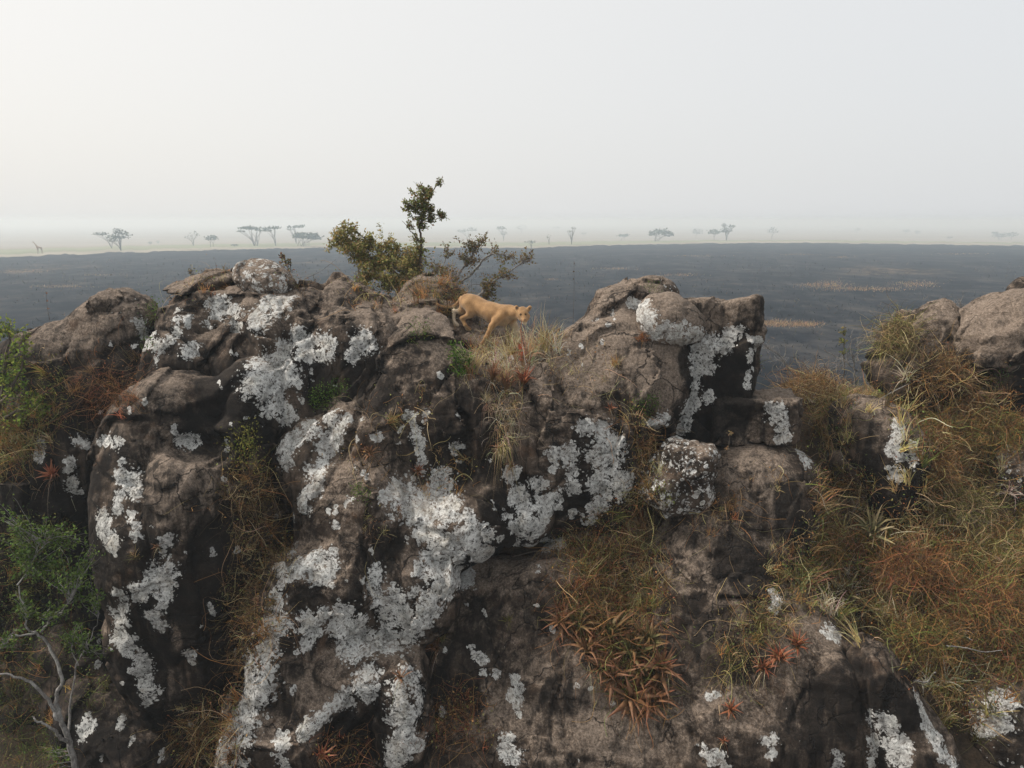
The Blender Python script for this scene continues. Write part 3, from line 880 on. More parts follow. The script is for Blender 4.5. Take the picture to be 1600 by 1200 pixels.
LICHEN = [(330, 480, 335, 500, 15), (360, 490, 368, 515, 12), (284, 490, 276, 512, 9), (296, 545, 301, 548, 11), (400, 490, 440, 470, 17), (405, 503, 400, 515, 11), (302, 495, 298, 505, 6),
          (456, 518, 470, 535, 11), (475, 540, 520, 540, 13), (480, 550, 505, 550, 11), (555, 552, 572, 532, 14), (582, 530, 580, 545, 9), (430, 565, 418, 600, 24), (442, 565, 450, 590, 18),
          (408, 600, 430, 640, 20), (440, 632, 450, 642, 12), (495, 665, 470, 690, 13), (448, 700, 440, 720, 15), (520, 655, 507, 720, 13), (505, 720, 482, 780, 14), (475, 780, 470, 805, 8), (540, 650, 528, 690, 9),
          (636, 645, 650, 665, 7), (652, 668, 655, 690, 7), (690, 735, 682, 755, 17), (715, 700, 712, 706, 8), (666, 655, 668, 648, 6), (655, 705, 660, 730, 6), (585, 690, 592, 682, 6),
          (610, 780, 640, 800, 15), (640, 795, 680, 830, 24), (680, 795, 720, 830, 24), (702, 830, 690, 880, 24), (650, 790, 700, 780, 12), (720, 840, 760, 870, 17), (760, 850, 742, 880, 12), (680, 880, 720, 900, 15), (598, 772, 595, 782, 8),
          (545, 787, 543, 790, 6), (520, 795, 522, 797, 6), (525, 815, 526, 820, 6), (718, 890, 690, 920, 13), (690, 920, 660, 960, 15), (640, 950, 600, 970, 18), (575, 925, 595, 890, 11), (540, 960, 560, 1000, 16), (520, 1000, 600, 1010, 18),
          (620, 990, 680, 955, 17), (445, 872, 500, 895, 15), (440, 890, 520, 880, 13), (520, 860, 512, 910, 9), (470, 985, 500, 962, 12), (440, 900, 430, 960, 11), (430, 960, 402, 1060, 15), (410, 1040, 372, 1150, 20),
          (370, 1150, 352, 1200, 22), (420, 1000, 402, 1100, 13), (500, 985, 470, 1010, 11), (570, 1050, 580, 1080, 18), (540, 1090, 505, 1120, 14), (480, 1130, 500, 1130, 9), (630, 1070, 620, 1180, 16), (655, 1080, 650, 1120, 9),
          (640, 1160, 610, 1195, 16), (478, 1130, 475, 1150, 10), (440, 1150, 445, 1195, 9), (590, 940, 640, 925, 9), (650, 885, 655, 900, 7), (585, 910, 590, 930, 8),
          (805, 1060, 810, 1120, 7), (800, 1080, 808, 1105, 8), (790, 1160, 800, 1182, 11), (735, 1015, 752, 1032, 6), (770, 1050, 775, 1055, 5),
          (805, 730, 815, 800, 11), (812, 800, 815, 850, 11), (840, 750, 858, 800, 11), (850, 800, 840, 845, 13), (868, 702, 864, 728, 9), (892, 705, 895, 765, 12), (820, 852, 882, 847, 9), (930, 672, 945, 700, 20), (945, 700, 955, 740, 22),
          (940, 740, 935, 790, 15), (930, 790, 925, 812, 9), (872, 765, 875, 790, 7), (893, 800, 893, 806, 5), (912, 810, 915, 818, 6),
          (1150, 520, 1110, 545, 12), (1107, 540, 1100, 580, 14), (1095, 580, 1077, 640, 10), (1075, 640, 1062, 682, 8), (1108, 608, 1107, 628, 6), (1180, 535, 1176, 552, 8), (1176, 575, 1166, 602, 5), (1142, 520, 1155, 515, 6),
          (1000, 478, 994, 492, 10), (985, 468, 992, 475, 6), (1037, 652, 1026, 672, 9), (1008, 480, 1012, 510, 10), (1014, 514, 1046, 528, 10), (1050, 527, 1088, 522, 10), (1205, 638, 1226, 640, 13), (1221, 650, 1223, 682, 9),
          (1248, 704, 1266, 730, 6), (1212, 928, 1205, 950, 9), (1385, 1130, 1400, 1150, 13), (1400, 1150, 1412, 1180, 15), (1368, 1150, 1362, 1200, 5), (1442, 1112, 1472, 1172, 8), (1470, 1170, 1486, 1200, 8), (1430, 1080, 1445, 1115, 4),
          (1098, 1172, 1132, 1197, 9), (1290, 988, 1306, 995, 8), (1303, 1175, 1312, 1192, 7), (1212, 1150, 1200, 1182, 8), (1120, 1085, 1108, 1090, 4), (1405, 658, 1400, 690, 8), (1396, 690, 1410, 720, 9), (1390, 730, 1400, 752, 9), (1426, 700, 1424, 732, 6),
          (1560, 1100, 1540, 1142, 16), (160, 690, 182, 690, 8), (125, 690, 136, 693, 7), (104, 718, 112, 762, 8), (66, 688, 60, 716, 7), (202, 750, 215, 770, 11), (206, 745, 186, 790, 11), (200, 800, 205, 815, 8), (160, 800, 164, 842, 13),
          (166, 842, 180, 862, 9), (215, 820, 212, 845, 6), (250, 895, 262, 930, 16), (240, 915, 210, 930, 11), (256, 930, 240, 970, 11), (185, 930, 196, 1000, 11), (200, 1000, 215, 1050, 14), (220, 1050, 235, 1098, 11), (298, 1015, 298, 1036, 7),
          (228, 508, 238, 530, 9), (250, 535, 262, 530, 9), (290, 685, 305, 695, 9), (140, 1130, 130, 1150, 10), (255, 860, 262, 835, 7)]
for _ in range(130):                      # single young rosettes between the crusts
    x, y, q = RNG.uniform(150, 980), RNG.uniform(480, 1195), RNG.uniform(1.4, 3.8)
    LICHEN.append((x, y, x + RNG.normal() * 4, y + RNG.normal() * 8, q))
paint('lich', [(*m, 0.95) for m in LICHEN])
paint('tan', [(270, 730, 280, 780, 48, .95), (250, 605, 235, 600, 28, .8), (240, 700, 245, 690, 20, .7), (1045, 490, 1060, 500, 30, 1), (1000, 575, 1040, 560, 36, .95), (900, 560, 960, 530, 40, .9), (860, 580, 900, 600, 36, .75),  # pale bare stone; the marks on the shoulder paint in its lit faces
              (1100, 490, 1150, 485, 26, .95), (960, 480, 940, 505, 24, .9), (640, 490, 680, 490, 30, .9), (580, 485, 620, 500, 30, .8), (520, 450, 540, 480, 26, .75), (470, 1050, 500, 1080, 28, .75), (1180, 730, 1200, 770, 44, .75),
              (1090, 850, 1100, 870, 30, .7), (920, 1080, 945, 1150, 30, .9), (800, 540, 840, 570, 30, .7), (530, 690, 540, 700, 16, .5), (600, 730, 620, 740, 22, .7), (160, 520, 220, 500, 26, .7), (80, 540, 120, 530, 26, .7), (265, 1060, 268, 1100, 16, .8),
              (280, 985, 282, 1000, 14, .7), (1540, 500, 1590, 500, 50, .9), (740, 520, 760, 525, 16, .8), (1010, 600, 1040, 620, 22, .8), (190, 560, 210, 590, 16, .55), (380, 430, 420, 440, 20, .8)])
for r in ROCKS:
    r['dark'] = np.clip(r['dark'] - .9 * np.clip(r['tan'] - .75, 0, 1), 0, 1)
paint('dark', [(1150, 565, 1130, 650, 30, 1.0), (1160, 590, 1165, 560, 16, 1.0), (1085, 600, 1075, 560, 16, .9), (1110, 660, 1090, 680, 20, .9), (825, 760, 830, 830, 17, .95), (880, 790, 905, 770, 16, .95), (915, 740, 910, 690, 14, .9), (965, 780, 975, 720, 16, .9), (780, 800, 778, 860, 24, .95),
               (350, 850, 360, 960, 44, .95), (320, 900, 340, 1000, 36, .95), (320, 670, 330, 690, 20, .9), (360, 610, 380, 660, 40, .9), (240, 1020, 250, 1100, 12, .9), (120, 640, 200, 560, 26, .7), (700, 720, 760, 700, 36, .6), (500, 600, 470, 560, 26, .7), (560, 560, 590, 620, 26, .75),  # buttress right side and hollow: shade painted into the stone colour
               (610, 850, 590, 890, 20, .6), (1150, 880, 1190, 900, 30, .85), (1230, 780, 1240, 830, 20, .85), (1270, 1130, 1340, 1080, 40, .7), (1380, 1080, 1420, 1120, 20, .8), (1400, 790, 1395, 760, 22, .95), (550, 1160, 540, 1150, 30, .95), (760, 960, 720, 1020, 24, .6),  # black runs, and the cave mouth painted dark as shade
               (690, 1080, 730, 1090, 24, .6), (60, 760, 120, 830, 40, .9), (140, 870, 60, 900, 50, .9), (280, 940, 300, 960, 24, .9)])  # lower left ridge and buttress: shadow painted in as dark stone
for r in ROCKS:
    for key, nm in (('lich', 'lichen'), ('tan', 'tan'), ('dark', 'dark')):
        me = r['o'].data
        if nm in me.attributes:
            me.attributes[nm].data.foreach_set('value', np.asarray(r[key], np.float32))
        else:
            attr(me, nm, r[key])

# ------------------------------------------------------------------ plant geometry
UP = np.array((0, 0, 1.0))


def unit(a):
    a = np.asarray(a, float)
    return a / (np.linalg.norm(a, axis=-1, keepdims=True) + 1e-9)


class Geo:
    """collects ribbons, leaves and stems; build() makes ONE mesh"""
    def __init__(self):
        self.v, self.f, self.c, self.n = [], [], [], 0

    def add(self, v, f, c):
        self.v.append(np.asarray(v, np.float32)); self.f.append(np.asarray(f) + self.n); self.c.append(np.asarray(c, np.float32)); self.n += len(v)

    def ribbons(self, pts, width, col, tip=0.12, wprof=None):
        """pts (n,s,3) centre lines; width (n,); col (n,3)"""
        n, s, _ = pts.shape
        if n == 0:
            return
        tan = np.gradient(pts, axis=1)
        side = unit(np.cross(tan, RNG.normal(size=(n, 1, 3)) + np.zeros_like(tan)))
        t = np.linspace(0, 1, s)
        w = (1 - t) * (1 - tip) + tip if wprof is None else np.asarray(wprof)
        w = width[:, None, None] * w[None, :, None] * 0.5
        v = np.stack([pts - side * w, pts + side * w], 2).reshape(-1, 3)
        b = (np.arange(n) * s * 2)[:, None] + (np.arange(s - 1) * 2)[None]
        f = np.stack([b, b + 1, b + 3, b + 2], -1).reshape(-1, 4)
        shade = (0.97 + 0.06 * t)[None, :, None, None]
        c = np.broadcast_to(col[:, None, None, :] * shade, (n, s, 2, 3)).reshape(-1, 3)
        self.add(v, f, c)

    def leaves(self, cen, axis, length, width, col):
        n = len(cen)
        if n == 0:
            return
        axis = unit(axis)
        side = unit(np.cross(axis, RNG.normal(size=(n, 3))))
        nor = np.cross(axis, side)
        L, W = length[:, None], width[:, None] * 0.5
        v = np.stack([cen, cen + axis * L * .5 + side * W + nor * W * .4, cen + axis * L, cen + axis * L * .5 - side * W + nor * W * .4], 1).reshape(-1, 3)
        b = np.arange(n)[:, None] * 4
        self.add(v, b + np.arange(4)[None], np.repeat(col, 4, 0))

    def tube(self, pts, rad, col=(0.1, 0.08, 0.06), sides=5):
        pts = np.asarray(pts, float); s = len(pts)
        tan = unit(np.gradient(pts, axis=0))
        ref = np.array((0.31, 0.87, 0.38))
        a = unit(np.cross(tan, ref)); b = np.cross(tan, a)
        th = np.arange(sides) * 2 * math.pi / sides
        ring = a[:, None] * np.cos(th)[None, :, None] + b[:, None] * np.sin(th)[None, :, None]
        v = (pts[:, None] + ring * np.asarray(rad, float)[:, None, None]).reshape(-1, 3)
        i = np.arange(s - 1)[:, None] * sides; j = np.arange(sides)[None]
        f = np.stack([i + j, i + (j + 1) % sides, i + sides + (j + 1) % sides, i + sides + j], -1).reshape(-1, 4)
        self.add(v, f, np.broadcast_to(np.asarray(col, np.float32), (len(v), 3)))

    def build(self, name, mat, parent=None, origin=(0, 0, 0), smooth=True):
        me = make_mesh(name, np.concatenate(self.v), np.concatenate(self.f), smooth)
        attr(me, 'col', np.concatenate(self.c))
        if parent is not None:
            return link(name, me, mat, parent, origin=origin)
        return link(name, me, mat, origin=origin)


def curve(pts, n=8, wob=0.0):
    """smooth polyline through points"""
    pts = np.asarray([tuple(p) for p in pts], float)
    t = np.linspace(0, len(pts) - 1, n * (len(pts) - 1) + 1)
    p = np.concatenate([2 * pts[:1] - pts[1:2], pts, 2 * pts[-1:] - pts[-2:-1]])
    i = np.minimum(t.astype(int), len(pts) - 2); u = (t - i)[:, None]
    a, b, c, d = p[i], p[i + 1], p[i + 2], p[i + 3]
    q = 0.5 * (2 * b + (c - a) * u + (2 * a - 5 * b + 4 * c - d) * u ** 2 + (3 * b - a - 3 * c + d) * u ** 3)
    if wob:
        w = np.cumsum(RNG.normal(size=q.shape), 0)
        w -= np.linspace(0, 1, len(q))[:, None] * w[-1]
        q = q + w * wob
    return q


def pick(cols, n, jit=0.25, weights=None):
    cols = np.asarray(cols, float)
    c = cols[RNG.choice(len(cols), n, p=weights)]
    return np.clip(c * (1 + jit * RNG.normal(size=(n, 1))) * (1 + 0.08 * RNG.normal(size=(n, 3))), 0.004, 0.8)


def surf_points(spots, n, spread=0.12, onto=None):
    """points (and normals) on rock or soil round some picture spots (x, y, radius)"""
    spots = np.asarray(spots, float)
    w = spots[:, 2] ** 2; w = w / w.sum()
    out, nor = [], []
    for i in RNG.choice(len(spots), n, p=w):
        x, y, r = spots[i]
        a, q = RNG.uniform(0, 2 * math.pi), r * math.sqrt(RNG.uniform())
        p, nn = hit(x + q * math.cos(a), y + q * math.sin(a), onto)
        if p is None or p.y > 17:
            continue
        if spread:
            p2, n2, _, d = (onto or ALL_BVH).find_nearest(p + Vector(RNG.normal(size=3) * spread))
            if p2 is not None:
                p, nn = p2, n2
        out.append(tuple(p)); nor.append(tuple(nn))
    return np.array(out).reshape(-1, 3), np.array(nor).reshape(-1, 3)


ORANGE, STRAWC, OLIVE, DARKB, REDB, PALE = (0.33, 0.18, 0.07), (0.50, 0.385, 0.20), (0.19, 0.19, 0.06), (0.10, 0.065, 0.036), (0.26, 0.11, 0.055), (0.58, 0.50, 0.36)


def grass(geo, base, nor, L=(0.15, 0.4), W=0.006, lean=0.55, droop=0.5, cols=(STRAWC, ORANGE), segs=5, jit=.3):
    n = len(base)
    if n == 0:
        return
    d = unit(UP * 0.9 + nor * 0.5 + RNG.normal(size=(n, 3)) * lean)
    ln = RNG.uniform(L[0], L[1], n)
    t = np.linspace(0, 1, segs)[None, :, None]
    side = RNG.normal(size=(n, 1, 3)) * 0.25
    pts = base[:, None] + d[:, None] * (ln[:, None, None] * t) + (side - UP * droop * RNG.uniform(.3, 1.5, (n, 1, 1))) * ln[:, None, None] * t ** 2 * 0.6
    geo.ribbons(pts, W * RNG.uniform(.6, 1.5, n), pick(cols, n, jit))


def vines(geo, base, nor, L=(0.5, 1.3), W=0.006, cols=(ORANGE, DARKB), segs=14, curl=0.34, rise=0.5):
    n = len(base)
    if n == 0:
        return
    d = unit(nor * 0.6 + UP * rise + RNG.normal(size=(n, 3)) * 0.8)
    ln = RNG.uniform(L[0], L[1], n)[:, None] / segs
    p = base.copy(); pts = [p.copy()]
    turn = RNG.normal(size=(n, 3)) * 0.3
    for i in range(segs - 1):
        turn = turn * 0.8 + RNG.normal(size=(n, 3)) * curl * 0.5
        d = unit(d + turn - UP * 0.13)
        p = p + d * ln
        pts.append(p.copy())
    geo.ribbons(np.stack(pts, 1), W * RNG.uniform(.5, 1.5, n), pick(cols, n, .35), tip=.4)


def litter(geo, base, nor, h=0.25, size=(0.02, 0.05), cols=(ORANGE, OLIVE), jit=.35):
    n = len(base)
    if n == 0:
        return
    c = base + nor * RNG.uniform(0, h * .6, (n, 1)) + UP * RNG.uniform(0, h, (n, 1)) + RNG.normal(size=(n, 3)) * 0.03
    ln = RNG.uniform(*size, n)
    geo.leaves(c, RNG.normal(size=(n, 3)) + UP * .3, ln, ln * RNG.uniform(.35, .6, n), pick(cols, n, jit))


def scrub(name, label, spots, n, cols, leafcols, L=(0.15, 0.45), vine=0.25, leaf=0.8, stuff=True, W=0.006, cat=None, vl=(0.4, 1.1), droop=.5, onto=None, spread=.12, size=(.02, .05)):
    g = Geo()
    # blades stand in clumps, each clump with one leaning and one colour of its own
    per = 22
    cb, cm = surf_points(spots, max(6, n // per), spread, onto)
    for i in range(len(cb)):
        k = max(3, int(RNG.normal(per, 8)))
        ln = RNG.uniform(.6, 1.35)
        p0 = cb[i] + RNG.normal(size=(k, 3)) * .035
        cc = pick(cols, 1, .4)
        lean_v = RNG.normal(size=3) * .35
        grass(g, p0, np.repeat(cm[i:i + 1] + lean_v, k, 0), (L[0] * ln, L[1] * ln), W * 1.35, .38, droop, np.repeat(cc, 2, 0), jit=.22)
    b, m = surf_points(spots, n // 4, spread, onto); grass(g, b, m, (L[0] * .6, L[1] * .8), W, cols=cols, droop=droop)
    if vine:
        b, m = surf_points(spots, int(n * vine), spread, onto); vines(g, b, m, vl, W, cols=cols)
    if leaf:
        b, m = surf_points(spots, int(n * leaf), spread, onto); litter(g, b, m, cols=leafcols, size=size)
    c = np.concatenate(g.v)
    o = g.build(name, STRAW, origin=(float(c[:, 0].mean()), float(c[:, 1].mean()), float(c[:, 2].min())))
    return tag(o, label, cat, kind='stuff' if stuff else None)


DRY = (STRAWC, STRAWC, PALE, ORANGE, (0.24, 0.15, 0.08), OLIVE, (0.36, 0.27, 0.12))
DRYLEAF = (ORANGE, REDB, OLIVE, OLIVE, (0.13, 0.17, 0.045))
GREENISH = (0.15, 0.19, 0.05)
# ---- ground cover nobody could count
scrub('dry_scrub', 'tangled brown and orange dry grass and creepers over the right-hand slope', [(1285, 700, 34), (1295, 650, 40), (1265, 606, 24), (1320, 790, 60), (1290, 840, 40), (1450, 640, 70), (1500, 700, 80), (1550, 650, 50), (1500, 800, 90), (1450, 850, 80), (1560, 850, 70),
      (1400, 930, 80), (1520, 950, 90), (1590, 1000, 60), (1450, 1020, 60), (1300, 880, 60), (1290, 930, 50), (1530, 1050, 60), (1350, 900, 60), (1500, 1100, 40), (1580, 790, 40), (1370, 840, 50), (1280, 765, 20)], 9000, DRY, DRYLEAF, L=(.2, .62), vine=.09, leaf=1.2, W=.010, size=(.025, .06))
scrub('dry_scrub', 'rusty brown dry stems filling the middle gully above the aloe bed', [(950, 850, 50), (915, 890, 45), (980, 900, 60), (1000, 830, 36), (940, 950, 50), (900, 930, 36), (1010, 960, 40), (985, 800, 24), (890, 860, 24)], 3600, (ORANGE, REDB, STRAWC, DARKB, OLIVE), DRYLEAF, L=(.12, .42), vine=.35, leaf=.7, W=.0065)
scrub('dry_scrub', 'brown hanging creepers in the shaded gully right of the buttress', [(385, 770, 36), (400, 840, 40), (425, 870, 30), (385, 930, 36), (410, 980, 25), (380, 1020, 25)], 2400, (ORANGE, DARKB, STRAWC, DARKB), (ORANGE, (0.2, 0.13, 0.04), DARKB, OLIVE), L=(.1, .35), vine=.4, leaf=1.0, droop=1.1)
scrub('dry_scrub', 'golden dry grass at the foot of the shaded gully, bottom left', [(320, 1120, 30), (335, 1165, 36), (300, 1155, 26), (350, 1110, 26), (280, 1190, 22)], 1500, (STRAWC, ORANGE, DARKB), DRYLEAF, L=(.1, .35), vine=.3, leaf=.5)
scrub('dry_scrub', 'thin straw-coloured grass under the lioness', [(775, 560, 34), (750, 555, 22), (800, 570, 26), (735, 575, 18)], 1100, (STRAWC, PALE, STRAWC, ORANGE), (ORANGE, OLIVE), L=(.15, .5), vine=.1, leaf=.2, W=.006, spread=.08)
scrub('dry_scrub', 'straw grass bush behind the lioness forelegs', [(848, 548, 16), (836, 550, 14), (860, 545, 10)], 500, (STRAWC, (0.33, 0.2, 0.1), PALE), (ORANGE,), L=(.4, .75), vine=.1, leaf=.1, W=.008)
scrub('dry_scrub', 'yellowed grass on the left edge below the green bush', [(40, 670, 40), (20, 700, 36), (90, 640, 24), (80, 590, 16)], 1500, (STRAWC, OLIVE, ORANGE), (OLIVE, (0.14, 0.17, 0.04), ORANGE), L=(.12, .4), vine=.25, leaf=.8)
scrub('dry_scrub', 'rusty tangle of thin stems on the left ridge', [(165, 605, 34), (190, 620, 26), (150, 630, 20), (215, 575, 16)], 800, (REDB, (0.22, 0.13, 0.07), DARKB), (ORANGE, REDB), L=(.12, .34), vine=.4, leaf=.2)
scrub('dry_scrub', 'dry tuft line along the crest top', [(330, 445, 22), (300, 460, 16), (460, 446, 24), (620, 470, 24), (560, 470, 18)], 500, (STRAWC, ORANGE, DARKB), DRYLEAF, L=(.06, .2), vine=.2, leaf=.5, spread=.15)
scrub('dry_scrub', 'brown undergrowth around the shrub stems behind the lioness', [(690, 462, 24), (720, 470, 24), (760, 480, 24), (650, 462, 18), (800, 495, 20)], 1100, (DARKB, ORANGE, OLIVE, (.2, .16, .1)), (OLIVE, ORANGE, DARKB), L=(.15, .45), vine=.4, leaf=.8)
scrub('dry_scrub', 'dark grass and dead leaves matted between the aloes of the bed', [(930, 985, 34), (970, 1020, 40), (1000, 1060, 34), (900, 975, 26), (1010, 1090, 26), (960, 1060, 26)], 2200, (DARKB, ORANGE, OLIVE, REDB), (DARKB, OLIVE, REDB, ORANGE), L=(.1, .35), vine=.3, leaf=.6, W=.009, spread=.08)
scrub('dry_scrub', 'dark leafy undergrowth around the pale forked tree', [(30, 1150, 60), (80, 1190, 40), (20, 1050, 50), (30, 950, 50), (90, 1000, 40), (140, 1080, 30), (60, 860, 50)], 2200, (DARKB, OLIVE, ORANGE, (0.09, 0.12, 0.03)), (OLIVE, (0.07, 0.11, 0.025), DARKB, (0.10, 0.15, 0.035)), L=(.1, .35), vine=.25, leaf=2.0)
scrub('dry_scrub', 'scattered dry grass between the pale stone and dark pointed rock', [(1310, 690, 22), (1300, 750, 24), (1340, 760, 20)], 500, DRY, DRYLEAF, L=(.1, .3), vine=.25, leaf=1)
scrub('dry_scrub', 'thin dry grass on the upper end of the long slab', [(1130, 800, 20), (1150, 775, 12), (1215, 745, 10), (1100, 810, 16), (1230, 870, 20)], 380, (STRAWC, ORANGE), (ORANGE,), L=(.06, .2), vine=.3, leaf=.2)
scrub('dry_scrub', 'dry stems in the cleft left of the round lichen boulder', [(1010, 690, 16), (1000, 720, 16), (1005, 760, 18), (990, 660, 12)], 700, (ORANGE, DARKB, STRAWC), (ORANGE, OLIVE), L=(.1, .3), vine=.4, leaf=.6)
scrub('dry_scrub', 'grass and moss tufts around the red aloes on the lower slab', [(1180, 985, 40), (1150, 1020, 26), (1200, 960, 26), (1240, 900, 40), (1150, 1075, 16)], 1200, (OLIVE, STRAWC, DARKB, ORANGE), (OLIVE, (0.12, 0.14, 0.05), DARKB), L=(.08, .25), vine=.35, leaf=.8)
scrub('dry_scrub', 'brown hanging moss under the lichen column at the bottom', [(720, 1110, 30), (690, 1140, 26), (740, 1150, 20), (560, 1185, 24), (520, 1180, 20)], 900, (ORANGE, DARKB, REDB), (ORANGE, DARKB, OLIVE), L=(.06, .2), vine=.35, leaf=.9)
scrub('dry_scrub', 'thin hanging roots and dry stalks below the red aloe row', [(790, 640, 26), (795, 670, 18), (785, 700, 14)], 420, (PALE, STRAWC, (0.3, 0.22, 0.14)), (ORANGE, OLIVE), L=(.15, .42), vine=.2, leaf=.3, droop=2.6, spread=.06)
scrub('dry_scrub', 'fine dry creeper lines across the tan shoulder', [(860, 590, 30), (910, 580, 40), (960, 600, 20), (950, 640, 16)], 160, (STRAWC, (0.25, 0.2, 0.13)), (ORANGE,), L=(.08, .2), vine=.6, leaf=.4, vl=(.3, .8))
scrub('dry_scrub', 'small tufts in the joints of the central rock face', [(690, 740, 40), (600, 660, 30), (560, 720, 30), (660, 640, 20), (590, 830, 16)], 420, (DARKB, ORANGE, STRAWC), (OLIVE, ORANGE), L=(.05, .16), vine=.35, leaf=.5)


# ---- single grass tussocks and herbs
def tussock(label, px, py, r, n, cols, name='grass_tussock', cat='grass', L=None, W=.008, lean=.5, droop=.6, group='grass tussocks on the rocks'):
    p, nn = hit(px, py)
    if p is None:
        return None
    m = r * mpp(px, py, p.y)
    base = np.array(p) + RNG.normal(size=(n, 3)) * m * 0.16
    base = np.array([tuple(ALL_BVH.find_nearest(Vector(b))[0]) for b in base]) - np.array(nn) * 0.01
    g = Geo()
    grass(g, base, np.repeat([tuple(nn)], n, 0), L or (m * .5, m * 1.3), W, lean, droop, cols)
    return tag(g.build(name, STRAW, origin=tuple(p)), label, cat, group)


RED = ((0.26, 0.06, 0.03), (0.32, 0.12, 0.05), (0.2, 0.045, 0.03))
for lab, x, y, r, n, c in [
        ('small orange grass tussock under the perched boulder', 1003, 530, 18, 90, (ORANGE, REDB)), ('upright brown grass tussock on the tan shoulder', 962, 570, 22, 70, (ORANGE, STRAWC)),
        ('dry olive tussock beside the fern on the central face', 612, 660, 22, 120, (OLIVE, ORANGE, STRAWC)), ('pale straw tussock at the foot of the red aloe row', 760, 625, 18, 80, (PALE, STRAWC)),
        ('straw tussock on the lip above the lower slab', 690, 1000, 16, 70, (STRAWC, OLIVE)), ('golden tussock left of the sisal plant', 1285, 890, 34, 160, (STRAWC, ORANGE, OLIVE)),
        ('orange tussock above the sloping dark slab', 1410, 1030, 34, 180, (ORANGE, REDB, STRAWC)), ('yellow-green tussock on the grey slab below the undercut', 795, 970, 14, 90, (OLIVE, (0.2, 0.17, 0.06))),
        ('long straw tussock falling over the right slope', 1380, 960, 40, 170, (STRAWC, OLIVE, PALE)), ('brown grass tussock in the crook of the dark pointed rock', 1350, 770, 30, 120, (DARKB, STRAWC)),
        ('dry golden tussock at the far right edge', 1590, 890, 44, 200, (STRAWC, ORANGE)), ('thin brown tussock on the buttress ledge', 212, 870, 20, 70, (STRAWC, DARKB, OLIVE))]:
    tussock(lab, x, y, r, n, c)
GREENS = ((0.07, 0.13, 0.02), (0.11, 0.18, 0.03), (0.05, 0.09, 0.02))


def herb(label, spots, n, size=(.02, .045), cols=GREENS, h=.18, name='green_herb', stems=40):
    b, m = surf_points(spots, n, .04)
    b2, m2 = surf_points(spots, stems, .04)
    if len(b) < 5 or not len(b2):
        return
    o = np.array([b[:, 0].mean(), b[:, 1].mean(), b[:, 2].min()])
    root = empty(name, tuple(o)); tag(root, label, 'plant', 'green herbs among the rocks')
    g = Geo(); litter(g, b, m, h, size, cols); tag(g.build('foliage', LEAF, root, tuple(o)), kind='stuff')
    g = Geo(); grass(g, b2, m2, (h * .5, h * 1.5), .008, .5, .3, (DARKB, (.12, .1, .05), OLIVE)); tag(g.build('stems', STRAW, root, tuple(o)), kind='stuff')


herb('bright green ferny herb on the central face below the crest', [(508, 625, 20), (535, 612, 12), (495, 630, 10)], 900, h=.14)
herb('green grassy herb right of the upright lichen slab', [(720, 578, 16), (712, 560, 10)], 420, size=(.03, .08))
herb('small green herb on top of the upright lichen slab', [(650, 528, 12), (665, 522, 8)], 200)
herb('lime herb growing on the tan shoulder beside the black face', [(1005, 640, 16), (1020, 630, 9)], 420, h=.12)
herb('tiny green tuft in the middle of the central face', [(562, 772, 11), (575, 778, 6)], 170, h=.1)
herb('green moss cushion on the highest lichened stone', [(1016, 450, 10), (1026, 452, 8)], 160, size=(.015, .03), h=.03)
herb('yellow-green leafy herb at the top of the shaded gully', [(380, 705, 14), (372, 725, 12), (392, 735, 12)], 420, size=(.03, .06), cols=((0.14, 0.15, 0.03), (0.2, 0.19, 0.05), (0.09, 0.1, 0.02)), h=.4)
herb('low green herb at the foot of the round lichen boulder', [(1033, 770, 9), (1040, 785, 6)], 130, cols=((0.15, 0.17, 0.03), (0.2, 0.2, 0.05)))
herb('dark green herb beside the reddish block on the right', [(1545, 600, 22), (1530, 620, 16), (1560, 590, 14)], 620, h=.2)
herb('green herb between the long slab and the scrub', [(1480, 1090, 18), (1490, 1130, 18), (1470, 1060, 14)], 620, size=(.015, .04), cols=(OLIVE, (0.1, 0.13, 0.03)))
herb('green leafy patch in the scrub right of the sisal', [(1500, 890, 24), (1490, 910, 16)], 420, cols=(OLIVE, (0.07, 0.12, 0.02)))
herb('fresh green herb at the edge of the overhanging boulder', [(1192, 575, 10), (1198, 595, 10)], 200, cols=((0.1, 0.16, 0.03), OLIVE))
herb('green herb in the notch left of the crest', [(240, 490, 12), (232, 510, 9), (235, 545, 7)], 260)
herb('green patch in the scrub below the vine mound', [(1480, 800, 20), (1440, 620, 12)], 260, cols=(OLIVE, (0.09, 0.13, 0.03)))
herb('green herb beside the upper end of the long slab', [(1250, 900, 26), (1290, 925, 20)], 500, cols=(OLIVE, (0.08, 0.14, 0.03)))


# ---- rosettes: aloes with leaves as parts
def leaf_mesh(name, n=7, arch=0.35, width=0.085, chan=0.3):
    """a fleshy tapering leaf along +X that arches up then out; unit length"""
    t = np.linspace(0, 1, n)
    x = t * (1 - 0.18 * arch * t); z = arch * (1.15 * t - 1.3 * t * t)
    w = width * np.array([0.75 + 0.5 * q if q < .3 else 0.9 * (1 - q) ** .8 / (.7 ** .8) for q in t])
    w[-1] = 0.006
    v, f = [], []
    for i in range(n):
        c = w[i] * chan
        v += [(x[i], -w[i], z[i] + c), (x[i], 0, z[i]), (x[i], w[i], z[i] + c), (x[i], 0, z[i] - w[i] * .5 - .004)]
    for i in range(n - 1):
        a, b = i * 4, i * 4 + 4
        f += [(a, b, b + 1, a + 1), (a + 1, b + 1, b + 2, a + 2), (a + 2, b + 2, b + 3, a + 3), (a + 3, b + 3, b, a)]
    return np.array(v, np.float32), np.array(f), t


